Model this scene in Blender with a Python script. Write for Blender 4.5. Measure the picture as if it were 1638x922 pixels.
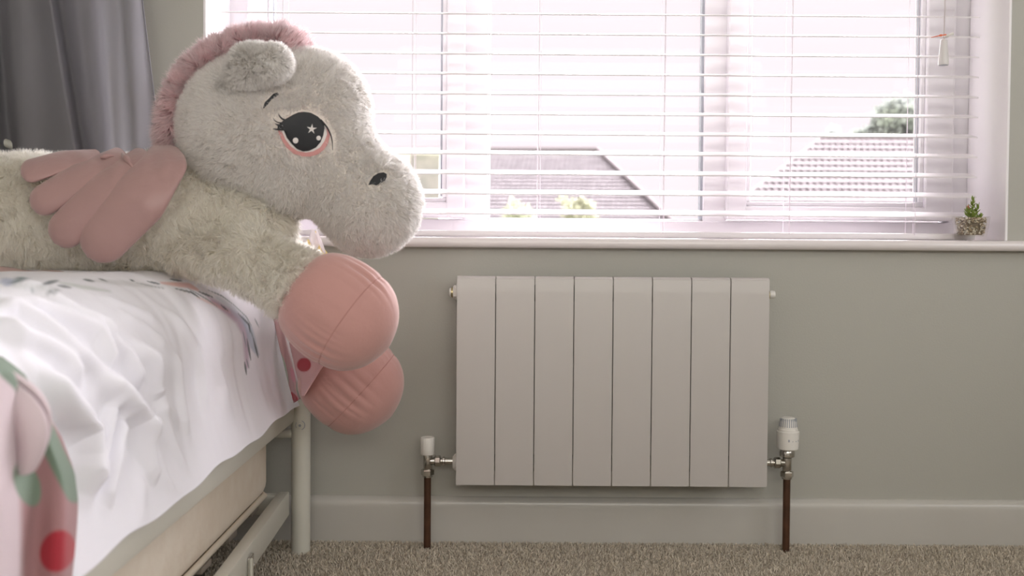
import bpy, bmesh, math, random
import numpy as np
from mathutils import Vector, Matrix, Euler
from mathutils.bvhtree import BVHTree
random.seed(7); RNG = np.random.default_rng(7)
for o in list(bpy.data.objects): bpy.data.objects.remove(o)
C = bpy.context.scene.collection
SC = bpy.context.scene

# ------------------------------------------------------------------ camera
CAM_POS = Vector((0.0, -2.12, 0.655)); FPX = 1592.6
cd = bpy.data.cameras.new('camera'); cam = bpy.data.objects.new('camera', cd); C.objects.link(cam); SC.camera = cam
cd.lens = 35.0; cd.sensor_width = 36.0; cd.shift_y = -0.0254
PITCH = 0.0262; ROLL = 0.007
RM = (Matrix.Rotation(math.pi/2 - PITCH, 4, 'X') @ Matrix.Rotation(ROLL, 4, 'Z'))
cam.matrix_world = Matrix.Translation(CAM_POS) @ RM
cd.clip_start = 0.05; cd.clip_end = 200
cd.dof.use_dof = True; cd.dof.focus_distance = 2.0; cd.dof.aperture_fstop = 4.2
R3 = np.array(RM.to_3x3()); CP = np.array(CAM_POS)

# ------------------------------------------------------------------ sky, sun, exposure
w = bpy.data.worlds.new('world'); SC.world = w; w.use_nodes = True
bg = w.node_tree.nodes['Background']; bg.inputs[0].default_value = (1.0, 0.89, 0.93, 1); bg.inputs[1].default_value = 1.02
sd = bpy.data.lights.new('hazy_sun', 'SUN'); sd.energy = 34.0; sd.angle = math.radians(85); sd.color = (1.0, 0.95, 0.985)
sun = bpy.data.objects.new('hazy_sun', sd); C.objects.link(sun)
sun.rotation_euler = Vector((-0.75, -1.0, -0.62)).to_track_quat('-Z', 'Y').to_euler()
ad = bpy.data.lights.new('rear_fill_light', 'AREA'); ad.shape = 'RECTANGLE'; ad.size = 2.2; ad.size_y = 1.1  # added fill behind the camera, unseen, brightens the room; no known window
ad.energy = 48; ad.color = (1.0, 0.965, 0.90)
al = bpy.data.objects.new('rear_fill_light', ad); C.objects.link(al)
al.location = (0.4, -3.5, 1.6); al.rotation_euler = (math.pi/2 + 0.45, 0, 0)
rd = bpy.data.lights.new('side_fill_light', 'AREA'); rd.shape = 'RECTANGLE'; rd.size = 1.5; rd.size_y = 1.0  # added fill at the right wall, unseen, lifts the bed's right-facing sides
rd.energy = 14; rd.color = (0.96, 0.95, 1.0)
rl = bpy.data.objects.new('side_fill_light', rd); C.objects.link(rl)
rl.location = (1.85, -1.6, 1.3); rl.rotation_euler = (math.pi/2, 0, math.pi/2)
SC.view_settings.view_transform = 'Standard'; SC.view_settings.look = 'None'
SC.view_settings.exposure = 0.0; SC.view_settings.gamma = 1.0; SC.view_settings.use_curve_mapping = False
SC.cycles.max_bounces = 24; SC.cycles.diffuse_bounces = 20; SC.cycles.transparent_max_bounces = 24
SC.cycles.use_denoising = True; SC.cycles.caustics_reflective = False; SC.cycles.caustics_refractive = False

# ------------------------------------------------------------------ helpers
def P(px, py, Y):
    """the point of the plane y=Y seen at a pixel of the photograph"""
    v = R3 @ np.array([(px - 819)/FPX, -(py - 461)/FPX - 0.0254*1638/FPX, -1.0])
    return Vector(CP + v*((Y - CP[1])/v[1]))
def proj(V):
    q = (np.asarray(V) - CP) @ R3
    z = -q[..., 2]
    return 819 + FPX*q[..., 0]/z, 461 - FPX*q[..., 1]/z - 0.0254*1638, z
def D(px, py, d): return P(px, py, d - 2.12)
def r_at(rpx, d): return rpx*d/FPX

def lin(c): return tuple(((x/255)/12.92 if x/255 <= 0.04045 else ((x/255 + 0.055)/1.055)**2.4) for x in c)
MATS = {}
def mat(name, col, rough=0.6, metal=0.0, spec=0.5, noise=None, bump=None, trans=0.0, sheen=0.0, attr=False, coat=0.0):
    m = bpy.data.materials.new(name); m.use_nodes = True; nt = m.node_tree; b = nt.nodes['Principled BSDF']
    b.inputs['Base Color'].default_value = (*col, 1); b.inputs['Roughness'].default_value = rough
    b.inputs['Metallic'].default_value = metal; b.inputs['Specular IOR Level'].default_value = spec
    b.inputs['Sheen Weight'].default_value = sheen; b.inputs['Coat Weight'].default_value = coat
    tc = nt.nodes.new('ShaderNodeTexCoord')
    colsock = None
    if attr:
        a = nt.nodes.new('ShaderNodeAttribute'); a.attribute_name = 'Col'; colsock = a.outputs['Color']
    if noise:
        sc, c2, amt = noise
        n = nt.nodes.new('ShaderNodeTexNoise'); n.inputs['Scale'].default_value = sc; n.inputs['Detail'].default_value = 4
        nt.links.new(tc.outputs['Object'], n.inputs['Vector'])
        mx = nt.nodes.new('ShaderNodeMix'); mx.data_type = 'RGBA'
        rp = nt.nodes.new('ShaderNodeMapRange'); rp.inputs[1].default_value = 0.35; rp.inputs[2].default_value = 0.65
        rp.inputs[4].default_value = amt
        nt.links.new(n.outputs['Fac'], rp.inputs[0]); nt.links.new(rp.outputs[0], mx.inputs[0])
        mx.inputs[6].default_value = (*col, 1); mx.inputs[7].default_value = (*c2, 1)
        if colsock: nt.links.new(colsock, mx.inputs[6])
        colsock = mx.outputs[2]
    if colsock: nt.links.new(colsock, b.inputs['Base Color'])
    if bump:
        sc, st, dist = bump
        n = nt.nodes.new('ShaderNodeTexNoise'); n.inputs['Scale'].default_value = sc; n.inputs['Detail'].default_value = 3
        nt.links.new(tc.outputs['Object'], n.inputs['Vector'])
        bp = nt.nodes.new('ShaderNodeBump'); bp.inputs['Strength'].default_value = st; bp.inputs['Distance'].default_value = dist
        nt.links.new(n.outputs['Fac'], bp.inputs['Height']); nt.links.new(bp.outputs[0], b.inputs['Normal'])
    if trans:
        out = nt.nodes['Material Output']; t = nt.nodes.new('ShaderNodeBsdfTranslucent')
        t.inputs['Color'].default_value = (*col, 1)
        if colsock: nt.links.new(colsock, t.inputs['Color'])
        ms = nt.nodes.new('ShaderNodeMixShader'); ms.inputs[0].default_value = trans
        nt.links.new(b.outputs[0], ms.inputs[1]); nt.links.new(t.outputs[0], ms.inputs[2]); nt.links.new(ms.outputs[0], out.inputs[0])
    MATS[name] = m; return m
def pane_glass(name, haze=0.0, tint=(1, 1, 1), refl=0.03):
    m = bpy.data.materials.new(name); m.use_nodes = True; nt = m.node_tree; nt.nodes.clear()
    out = nt.nodes.new('ShaderNodeOutputMaterial'); t = nt.nodes.new('ShaderNodeBsdfTransparent'); t.inputs[0].default_value = (*tint, 1)
    g = nt.nodes.new('ShaderNodeBsdfGlossy'); g.inputs['Roughness'].default_value = 0.02
    lw = nt.nodes.new('ShaderNodeLayerWeight'); lw.inputs[0].default_value = 0.5
    pw = nt.nodes.new('ShaderNodeMath'); pw.operation = 'POWER'; pw.inputs[1].default_value = 4; nt.links.new(lw.outputs['Facing'], pw.inputs[0])
    fr = nt.nodes.new('ShaderNodeMath'); fr.operation = 'MULTIPLY_ADD'; fr.inputs[1].default_value = 0.6; fr.inputs[2].default_value = refl; nt.links.new(pw.outputs[0], fr.inputs[0])
    mx = nt.nodes.new('ShaderNodeMixShader'); nt.links.new(fr.outputs[0], mx.inputs[0]); nt.links.new(t.outputs[0], mx.inputs[1]); nt.links.new(g.outputs[0], mx.inputs[2])
    last = mx
    if haze:
        d = nt.nodes.new('ShaderNodeBsdfTranslucent'); d.inputs[0].default_value = (1, 0.95, 0.97, 1)  # translucent share put into the glass to veil the outside view with haze
        m2 = nt.nodes.new('ShaderNodeMixShader'); m2.inputs[0].default_value = haze
        nt.links.new(mx.outputs[0], m2.inputs[1]); nt.links.new(d.outputs[0], m2.inputs[2]); last = m2
    nt.links.new(last.outputs[0], out.inputs[0]); return m

def link(name, me, m=None, parent=None, smooth=False):
    o = bpy.data.objects.new(name, me); C.objects.link(o)
    if m and not me.materials: me.materials.append(m)
    if smooth: me.polygons.foreach_set('use_smooth', np.ones(len(me.polygons), bool))
    if parent: o.parent = parent
    return o
def tag(o, label=None, cat=None, group=None, kind=None):
    if label: o['label'] = label
    if cat: o['category'] = cat
    if group: o['group'] = group
    if kind: o['kind'] = kind
    return o
def empty(name, loc, label=None, cat=None, group=None, kind=None, rz=0):
    o = bpy.data.objects.new(name, None); C.objects.link(o); o.location = loc; o.rotation_euler = (0, 0, rz); o.empty_display_size = 0.05
    return tag(o, label, cat, group, kind)
def mesh_from(V, F, name='m'):
    me = bpy.data.meshes.new(name)
    V = np.asarray(V, np.float32); F = np.asarray(F, np.int32)
    k = F.shape[1]; n = len(F)
    me.vertices.add(len(V)); me.vertices.foreach_set('co', V.ravel())
    me.loops.add(n*k); me.loops.foreach_set('vertex_index', F.ravel())
    me.polygons.add(n); me.polygons.foreach_set('loop_start', np.arange(0, n*k, k, dtype=np.int32))
    me.update(calc_edges=True); return me
class B:
    """collects shapes into one bmesh"""
    def __init__(s): s.bm = bmesh.new()
    def box(s, x0, x1, y0, y1, z0, z1, bev=0.0, seg=2, M=None):
        r = bmesh.ops.create_cube(s.bm, size=1.0); vs = r['verts']
        for v in vs: v.co = Vector(((x0+x1)/2 + v.co.x*(x1-x0), (y0+y1)/2 + v.co.y*(y1-y0), (z0+z1)/2 + v.co.z*(z1-z0)))
        if bev:
            es = list({e for v in vs for e in v.link_edges})
            rr = bmesh.ops.bevel(s.bm, geom=es, offset=bev, segments=seg, affect='EDGES', profile=0.5)
            vs = list({v for f in rr['faces'] for v in f.verts} | {v for v in vs if v.is_valid})
        if M:
            for v in vs: v.co = M @ v.co
        return s
    def lathe(s, prof, origin=(0, 0, 0), axis=(0, 0, 1), n=28, rfun=None, cap=True):
        """prof: list of (radius, height)"""
        q = Vector((0, 0, 1)).rotation_difference(Vector(axis).normalized()); O = Vector(origin); rings = []
        for r, h in prof:
            ring = []
            for i in range(n):
                a = 2*math.pi*i/n; rr = r*(rfun(a, h) if rfun else 1)
                ring.append(s.bm.verts.new(O + q @ Vector((rr*math.cos(a), rr*math.sin(a), h))))
            rings.append(ring)
        for a, b in zip(rings, rings[1:]):
            for i in range(n): s.bm.faces.new((a[i], a[(i+1) % n], b[(i+1) % n], b[i]))
        if cap: s.bm.faces.new(rings[0][::-1]); s.bm.faces.new(rings[-1])
        return s
    def tube(s, pts, r, n=10, cap=True):
        pts = [Vector(p) for p in pts]; rs = r if isinstance(r, (list, tuple)) else [r]*len(pts); rings = []
        up = Vector((0.12, 0.3, 1)).normalized()
        for i, p in enumerate(pts):
            t = (pts[min(i+1, len(pts)-1)] - pts[max(i-1, 0)]).normalized()
            a = t.cross(up)
            if a.length < 1e-3: a = t.cross(Vector((1, 0, 0)))
            a.normalize(); b = t.cross(a)
            rings.append([s.bm.verts.new(p + (a*math.cos(2*math.pi*k/n) + b*math.sin(2*math.pi*k/n))*rs[i]) for k in range(n)])
        for a, b in zip(rings, rings[1:]):
            for i in range(n): s.bm.faces.new((a[i], a[(i+1) % n], b[(i+1) % n], b[i]))
        if cap: s.bm.faces.new(rings[0][::-1]); s.bm.faces.new(rings[-1])
        return s
    def extrude_x(s, prof, x0, x1):
        """closed (y,z) outline extruded along x"""
        a = [s.bm.verts.new((x0, y, z)) for y, z in prof]; b = [s.bm.verts.new((x1, y, z)) for y, z in prof]; n = len(prof)
        for i in range(n): s.bm.faces.new((a[i], b[i], b[(i+1) % n], a[(i+1) % n]))
        s.bm.faces.new(a); s.bm.faces.new(b[::-1]); return s
    def face(s, pts): s.bm.faces.new([s.bm.verts.new(p) for p in pts]); return s
    def build(s, name, m, parent=None, smooth=None, loc=None):
        bmesh.ops.recalc_face_normals(s.bm, faces=s.bm.faces)
        me = bpy.data.meshes.new(name); s.bm.to_mesh(me); s.bm.free()
        if loc is not None: me.transform(Matrix.Translation(-Vector(loc)))
        o = link(name, me, m, parent)
        if smooth:
            me.polygons.foreach_set('use_smooth', np.ones(len(me.polygons), bool))
            if smooth != 'all': me.set_sharp_from_angle(angle=math.radians(smooth))
        return o
def grid_faces(nu, nv, closed_v=False):
    i, j = np.meshgrid(np.arange(nu-1), np.arange(nv if closed_v else nv-1), indexing='ij')
    a = i*nv + j; b = i*nv + (j+1) % nv; c = (i+1)*nv + (j+1) % nv; d = (i+1)*nv + j
    return np.stack([a, b, c, d], -1).reshape(-1, 4)
_ph = RNG.uniform(0, 6.28, (40, 3)); _dr = RNG.normal(size=(40, 3)); _dr /= np.linalg.norm(_dr, axis=1)[:, None]
def snoise(p, freq, k0=0, n=8):
    """smooth pseudo-noise, about -1..1"""
    p = np.asarray(p); o = 0
    for i in range(n):
        a = _dr[(k0+i) % 40]; o = o + np.sin(p @ a*freq*(0.7 + 0.09*i) + _ph[(k0+i) % 40, 0] + 1.3*np.sin(p @ _dr[(k0+i+5) % 40]*freq*0.6 + _ph[(k0+i) % 40, 1]))
    return o/math.sqrt(n*1.2)
def set_cols(me, cols):
    a = me.color_attributes.new('Col', 'FLOAT_COLOR', 'POINT')
    c = np.ones((len(cols), 4), np.float32); c[:, :3] = cols; a.data.foreach_set('color', c.ravel())
def seg_dist(x, y, pts):
    best = np.full(np.shape(x), 1e9); tt = np.zeros(np.shape(x)); n = len(pts)-1
    for i in range(n):
        (x0, y0), (x1, y1) = pts[i], pts[i+1]; dx, dy = x1-x0, y1-y0
        t = np.clip(((x-x0)*dx + (y-y0)*dy)/(dx*dx+dy*dy+1e-12), 0, 1)
        d = np.hypot(x-x0-t*dx, y-y0-t*dy); m = d < best; best = np.where(m, d, best); tt = np.where(m, (i+t)/n, tt)
    return best, tt

# ------------------------------------------------------------------ materials
M_wall = mat('wall_paint', (0.44, 0.435, 0.395), 0.55, bump=(260, 0.12, 0.002), noise=(1.3, (0.42, 0.415, 0.37), 0.5))
M_ceil = mat('ceiling_paint', (0.80, 0.78, 0.74), 0.8)
M_reveal = mat('reveal_gloss_paint', (0.86, 0.84, 0.86), 0.4, bump=(60, 0.1, 0.002))
M_sill = mat('sill_gloss_paint', (0.80, 0.755, 0.76), 0.22, bump=(40, 0.05, 0.002), coat=0.3)
M_base = mat('baseboard_gloss_paint', (0.55, 0.535, 0.50), 0.28, bump=(30, 0.08, 0.002), noise=(9, (0.52, 0.50, 0.46), 0.5))
M_carpet = mat('carpet_base', (0.60, 0.54, 0.46), 0.95, spec=0.1, noise=(180, (0.38, 0.33, 0.26), 0.9), bump=(400, 1.0, 0.006))
M_pile = mat('carpet_pile', (0.62, 0.54, 0.43), 0.95, spec=0.1, attr=True)
M_upvc = mat('window_plastic', (0.68, 0.665, 0.69), 0.3, trans=0.004)
M_gasket = mat('window_gasket', (0.34, 0.36, 0.40), 0.6)
M_slat = mat('blind_slat_white', (0.82, 0.79, 0.81), 0.35, trans=0.05)
M_cord = mat('blind_cord', (0.78, 0.72, 0.78), 0.8)
M_rad = mat('radiator_enamel', (0.50, 0.475, 0.455), 0.38, coat=0.15)
M_radin = mat('radiator_core', (0.30, 0.31, 0.27), 0.5)
M_white = mat('white_plastic', (0.78, 0.76, 0.72), 0.3)
M_chrome = mat('chrome', (0.55, 0.53, 0.49), 0.18, metal=1.0)
M_copper = mat('aged_copper', (0.15, 0.075, 0.045), 0.38, metal=0.6, noise=(25, (0.07, 0.04, 0.028), 0.7))
M_brass = mat('brass', (0.45, 0.38, 0.22), 0.3, metal=1.0)
M_bed = mat('bed_cream_metal', (0.68, 0.67, 0.60), 0.35)
M_mattress = mat('mattress_ticking', (0.80, 0.73, 0.63), 0.8, noise=(22, (0.70, 0.60, 0.49), 0.45), bump=(90, 0.2, 0.003))
M_piping = mat('mattress_piping', (0.66, 0.60, 0.50), 0.7)
M_dark = mat('dark_underbed', (0.035, 0.03, 0.028), 0.5)
M_sheet = mat('duvet_white_cotton', (0.86, 0.82, 0.86), 0.85, spec=0.2, attr=True, trans=0.08, bump=(700, 0.25, 0.001), sheen=0.2)
M_rev = mat('duvet_reverse_cotton', (0.8, 0.6, 0.6), 0.85, spec=0.2, attr=True, trans=0.2, bump=(700, 0.25, 0.001), sheen=0.2)
M_fur = mat('plush_fur', (0.9, 0.88, 0.84), 0.9, spec=0.1, attr=True, trans=0.55)
M_mane = mat('pink_mane_fur', (0.80, 0.42, 0.42), 0.85, spec=0.1, attr=True, trans=0.5)
M_velvet = mat('pink_velvet', (0.50, 0.275, 0.25), 0.75, spec=0.2, sheen=0.4, noise=(9, (0.54, 0.30, 0.275), 0.6), bump=(160, 0.12, 0.004))
M_seam = mat('velvet_seam', (0.40, 0.20, 0.18), 0.8)
M_satin = mat('pink_satin', (0.40, 0.245, 0.235), 0.42, spec=0.4, sheen=0.3, noise=(14, (0.37, 0.225, 0.215), 0.6), bump=(55, 0.18, 0.006))
M_black = mat('black_embroidery', (0.012, 0.013, 0.016), 0.55, bump=(900, 0.3, 0.001))
M_eyepink = mat('pink_embroidery', (0.62, 0.30, 0.29), 0.6)
M_eyewhite = mat('white_embroidery', (0.74, 0.70, 0.68), 0.6)
M_canopy = mat('canopy_grey_voile', (0.36, 0.355, 0.385), 0.8, spec=0.15, trans=0.5, bump=(900, 0.2, 0.001), noise=(3, (0.31, 0.30, 0.315), 0.6))
M_glass = pane_glass('window_glass', haze=0.003, refl=0.006)
M_potglass = pane_glass('pot_glass', tint=(0.97, 0.97, 0.95))
M_pebble = mat('pebbles', (0.5, 0.44, 0.36), 0.7, attr=True)
M_green = mat('succulent_leaf', (0.26, 0.34, 0.06), 0.45, noise=(60, (0.16, 0.24, 0.05), 0.8), trans=0.1)
M_redleaf = mat('succulent_red_leaf', (0.40, 0.16, 0.08), 0.5)
M_orange = mat('orange_tag', (0.75, 0.16, 0.06), 0.5)
M_tile1 = mat('roof_tile_grey', (0.74, 0.70, 0.73), 0.9, attr=True)
M_roofp = mat('rear_roof_tile', (0.40, 0.37, 0.385), 0.9)
M_render = mat('house_render', (0.86, 0.82, 0.80), 0.9)
M_leaf = mat('tree_leaves_pale', (0.62, 0.70, 0.60), 0.9, attr=True, trans=0.3)
M_bark = mat('bark', (0.35, 0.30, 0.25), 0.9)
M_yellow = mat('yellow_petal', (0.85, 0.72, 0.30), 0.7, trans=0.4)
M_petal = mat('white_petal', (0.88, 0.84, 0.86), 0.7, trans=0.4)
M_ground = mat('garden_ground', (0.45, 0.5, 0.36), 0.95, noise=(1, (0.4, 0.42, 0.3), 0.5))

# ------------------------------------------------------------------ room shell
WL, WR, WB, CE = -1.50, 1.90, -3.60, 2.32         # left, right, back, ceiling
RX0, RX1, SZ, HZ = -0.657, 1.054, 0.652, 1.78      # window opening
def S(name, b, m, smooth=None, parent=None):
    o = b.build(name, m, parent, smooth)
    if not parent: o['kind'] = 'structure'
    return o
b = B(); b.box(WL, RX0, 0, 0.32, 0, CE); b.box(RX1, WR, 0, 0.32, 0, CE); b.box(RX0, RX1, 0, 0.32, 0, SZ-0.022); b.box(RX0, RX1, 0, 0.32, HZ, CE)
S('wall_front', b, M_wall)
S('wall_left', B().box(WL-0.1, WL, WB, 0.32, 0, CE), M_wall)
S('wall_right', B().box(WR, WR+0.1, WB, 0.32, 0, CE), M_wall)
S('wall_back', B().box(WL-0.1, WR+0.1, WB-0.1, WB, 0, CE), M_wall)
S('ceiling', B().box(WL-0.1, WR+0.1, WB-0.1, 0.32, CE, CE+0.1), M_ceil)
S('floor', B().box(WL-0.1, WR+0.1, WB-0.1, 0.32, -0.1, 0.0), M_carpet)
# plaster reveals of the window opening, painted white
S('trim_1', B().box(RX0, RX0+0.006, -0.0015, 0.18, SZ, HZ, 0.0015), M_reveal)
S('trim_2', B().box(RX1-0.006, RX1, -0.0015, 0.18, SZ, HZ, 0.0015), M_reveal)
S('trim_3', B().box(RX0, RX1, -0.0015, 0.18, HZ-0.006, HZ, 0.0015), M_reveal)
# window board with a rounded nose
prof = [(0.20, SZ-0.022), (0.20, SZ)] + [(-0.022 - 0.011*math.sin(a), SZ-0.011+0.011*math.cos(a)) for a in np.linspace(0, math.pi, 10)]
b = B(); b.extrude_x(prof, RX0, RX1)
prof2 = [(0.0, SZ-0.022), (0.0, SZ)] + prof[2:]
b.extrude_x(prof2, RX0-0.12, RX0); b.extrude_x(prof2, RX1, RX1+0.14)
S('trim_4', b, M_sill, 40)
# baseboard
def base_prof(s=1):
    p = [(0, 0), (-0.018, 0), (-0.018, 0.074)]
    p += [(-0.018 + 0.010*(1-math.cos(a))*0.55, 0.074 + 0.017*math.sin(a)*1.0) for a in np.linspace(0.25, 1.45, 5)]
    p += [(-0.0085, 0.0945), (-0.004, 0.0965), (0, 0.0965)]
    return p
S('baseboard_front', B().extrude_x(base_prof(), WL, WR), M_base, 25)
S('baseboard_right', B().box(WR-0.018, WR, WB, -0.02, 0, 0.095, 0.003), M_base)

# ------------------------------------------------------------------ window
FY = 0.18; win = empty('window_1', (0.2, FY, SZ), kind='structure')
def wx(px): return P(px, 300, FY).x - win.location.x
def wz(py, px=900): return P(px, py, FY).z - win.location.z
HT = HZ - SZ
xl, xr = RX0 + 0.006 - win.location.x, RX1 - 0.006 - win.location.x
m1a, m1b = wx(741), wx(780); m2a, m2b = wx(1125), wx(1163)
b = B()
zb = wz(362)
b.box(xl, xr, 0, 0.06, 0, wz(352), 0.003); b.box(xl, xr, 0, 0.06, HT-0.06, HT-0.006, 0.003)
b.box(xl-0.0055, wx(398), 0.0015, 0.0585, 0.001, HT-0.007, 0.003); b.box(wx(1518), xr+0.0055, 0.0015, 0.0585, 0.001, HT-0.007, 0.003)
b.build('window_frame', M_upvc, win)
B().box(m1a, m1b, 0.002, 0.06, 0, HT-0.01, 0.003).box(m1b, m1b+0.004, 0.012, 0.06, 0.02, HT-0.01).build('mullion', M_upvc, win)
B().box(m2a, m2b, 0.002, 0.06, 0, HT-0.01, 0.003).build('mullion', M_upvc, win)
def sash(x0, x1, z0, z1, w1, w2, wb, wt=0.05):
    b = B()
    b.box(x0, x0+w1, -0.018, 0.045, z0, z1, 0.004); b.box(x1-w2, x1, -0.018, 0.045, z0, z1, 0.004)
    b.box(x0+w1-0.008, x1-w2+0.008, -0.0173, 0.044, z0+0.0005, z0+wb, 0.004); b.box(x0+w1-0.008, x1-w2+0.008, -0.0173, 0.044, z1-wt, z1-0.0005, 0.004)
    # glazing bead
    for (a, c, dd, e) in ((x0+w1, x0+w1+0.010, z0+wb+0.0101, z1-wt-0.0101), (x1-w2-0.010, x1-w2, z0+wb+0.0101, z1-wt-0.0101), (x0+w1, x1-w2, z0+wb, z0+wb+0.010), (x0+w1, x1-w2, z1-wt-0.01, z1-wt)):
        b.box(a, c, -0.010, 0.03, dd, e, 0.002)
    o = b.build('opening_sash', M_upvc, win)
    g = B()
    xa, xc, za, zc = x0+w1+0.010, x1-w2-0.010, z0+wb+0.010, z1-wt-0.010
    g.box(xa, xa+0.003, 0.0, 0.01, za+0.003, zc); g.box(xc-0.005, xc, 0.0, 0.01, za+0.003, zc)
    g.build('gasket', M_gasket, o)
    B().box(xa, xc, 0.012, 0.016, za, zc).build('glass_pane', M_glass, o)
    return o
sash(wx(398), wx(741)+0.004, wz(350), HT-0.05, 0.046, 0.042, 0.036)
sash(wx(1160), wx(1520), wz(350), HT-0.05, 0.046, 0.066, 0.032)
b = B(); b.box(m1b, m2a, 0.01, 0.05, wz(352), wz(349.5), 0.002); b.build('glazing_bead', M_upvc, win)
B().box(m2a-0.006, m2a, 0.008, 0.03, wz(350), HT-0.06).build('gasket', M_gasket, win)
B().box(m1b, m2a, 0.026, 0.030, wz(350), HT-0.06).build('glass_pane', M_glass, win)

# ------------------------------------------------------------------ venetian blind
BY0 = 0.040
bl = empty('venetian_blind', (0.2, BY0+0.025, SZ+0.001), 'white horizontal slatted blind hanging across the whole window', 'blind')
bx0, bx1 = P(349, 20, BY0).x - 0.2, P(1568, 20, BY0).x - 0.2
tilt = math.radians(12.5)
slat_me = None
pitchz = (P(859, 23, BY0).z - P(859, 343, BY0).z)/10.0
zt = P(859, 343, BY0).z - bl.location.z
dz = math.sin(tilt)*0.025
k = 0; slat_z = []
while zt + k*pitchz < HT - 0.05:
    slat_z.append(zt + k*pitchz + dz); k += 1
for z in slat_z:
    if slat_me is None:
        n = 7; ys = np.linspace(-0.025, 0.025, n); prof = [(y, 0.0013 + 0.0012*(1-(y/0.025)**2)) for y in ys] + [(y, -0.0013 + 0.0012*(1-(y/0.025)**2)) for y in ys[::-1]]
        o = B().extrude_x(prof, bx0, bx1).build('slat', M_slat, bl, 40); slat_me = o.data
    else: o = link('slat', slat_me, None, bl)
    o.location = (0, 0, z); o.rotation_euler = (tilt, 0, 0)
B().box(bx0, bx1, -0.025, 0.025, 0.0005, 0.0135, 0.003).build('bottom_rail', M_slat, bl, 40)
B().box(bx0, bx1, -0.028, 0.03, HT-0.05, HT-0.008, 0.003).build('head_rail', M_slat, bl, 40)
for px in (452, 659, 861, 1062, 1265, 1466):
    x = P(px, 200, BY0).x - 0.2
    cb = B()
    for yy in (-0.0262, 0.0262): cb.tube([(x, yy, 0.01), (x + 0.002, yy, HT-0.04)], 0.00075, 6)
    for z in slat_z: cb.tube([(x, -0.026, z-0.0055), (x, 0.026, z+0.0057)], 0.0005, 4)
    cb.build('ladder_cord', M_cord, bl)
    B().tube([(x+0.006, 0.0, 0.01), (x+0.006, 0.0, HT-0.04)], 0.0007, 6).build('lift_cord', M_cord, bl)
# pull cord and tassel
q = P(1510, 60, 0.025)
pc = empty('blind_pull', (q.x, 0.025, q.z-0.055), 'white cone cord pull with an orange tie hanging at right of the blind', 'cord pull')
pts = [(0, 0, 0.05), (0.001, 0, 0.12), (-0.0005, 0, 0.2), (0, 0, HZ-0.06-q.z)]
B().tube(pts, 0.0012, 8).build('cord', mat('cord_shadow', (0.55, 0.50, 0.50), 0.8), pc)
B().lathe([(0.0105, -0.004), (0.0112, 0.0), (0.0085, 0.03), (0.0068, 0.049), (0.003, 0.052)], n=24).build('tassel', mat('tassel_plastic', (0.70, 0.68, 0.67), 0.35), pc, 40)
B().lathe([(0.0095, -0.0045), (0.0095, -0.0042)], n=24).build('tassel_opening', M_gasket, pc)
B().tube([(0.002, -0.006, 0.060), (-0.012, -0.007, 0.0575), (-0.030, -0.007, 0.0535)], [0.0014, 0.0012, 0.0007], 6).tube([(-0.008, -0.007, 0.0585), (-0.012, -0.007, 0.0575)], [0.0024, 0.0022], 8).build('orange_tie', M_orange, pc)['label'] = 'thin orange tie'
B().tube([(0.0, -0.004, 0.0555), (0.010, -0.004, 0.060), (0.018, -0.004, 0.0625)], [0.0035, 0.003, 0.0032], 8).build('cord_knot', M_white, pc, 'all')

# ------------------------------------------------------------------ radiator
RY0, RY1 = -0.100, -0.022
rc = P(980, 778, RY0); rad = empty('radiator', (rc.x, -0.061, 0.0), 'white flat fronted eight section wall radiator under the window', 'radiator')
xL, xR = P(729.5, 600, RY0).x - rc.x, P(1230, 600, RY0).x - rc.x
zT, zB = P(980, 443.5, RY0).z, P(980, 778, RY0).z
sw = (xR - xL)/8; gap = 0.0016
y0, y1 = RY0 + 0.061, RY1 + 0.061
sec_me = None
for i in range(8):
    x0 = -sw/2 + gap/2; x1 = sw/2 - gap/2
    if sec_me is None:
        b = B()
        # front plate curving back over the top
        rr = 0.014
        outer = [(y0, zB)] + [(y0 + rr*(1-math.cos(a)), zT - rr*0.45 + rr*0.45*math.sin(a)) for a in np.linspace(0, math.pi/2, 8)] + [(y1-0.012, zT - 0.002), (y1-0.012, zT-0.004), (y0+rr, zT-0.004), (y0+0.0035, zT-0.012), (y0+0.0035, zB)]
        b.extrude_x(outer, x0, x1)
        bmesh.ops.bevel(b.bm, geom=[e for e in b.bm.edges if abs(e.verts[0].co.x-e.verts[1].co.x) < 1e-6 and min(e.verts[0].co.y, e.verts[1].co.y) < y0+0.02], offset=0.0009, segments=2, affect='EDGES')
        # rounded lower corners are made by the thin foot
        for s in (-1, 0, 1): b.box(s*0.022-0.001, s*0.022+0.001, y0+0.0035, y1-0.004, zB+0.02, zT-0.03)
        b.box(x0+0.012, x1-0.012, y1-0.008, y1-0.004, zB+0.01, zT-0.015)
        o = b.build('section', M_rad, rad, 30); sec_me = o.data
    else: o = link('section', sec_me, None, rad)
    o.location = (xL + sw*(i+0.5), 0, 0)
    h = B().lathe([(0.010, 0), (0.010, 0.006), (0.007, 0.008)], origin=(xL+sw*(i+0.5), 0, zB-0.006), n=16).build('section_foot', M_rad, rad, 40) if i % 2 else None
hz0, hz1 = P(727, 738, RY0+0.05).z, P(722, 467.5, RY0+0.05).z
B().tube([(xL+0.004, 0, hz1), (xR-0.004, 0, hz1)], 0.017, 20).build('top_header', M_radin, rad, 40)
B().tube([(xL+0.004, 0, hz0), (xR-0.004, 0, hz0)], 0.017, 20).build('bottom_header', M_radin, rad, 40)
def plug(name, x, z, s, spec, m):
    return B().lathe([(r, h) for r, h in spec], origin=(x, 0, z), axis=(s, 0, 0), n=spec_n).build(name, m, rad, 35)
spec_n = 24
plug('plug_flange', xL+0.004, hz1, -1, [(0.019, 0), (0.019, 0.006), (0.0175, 0.0065)], M_white)
spec_n = 6
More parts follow.
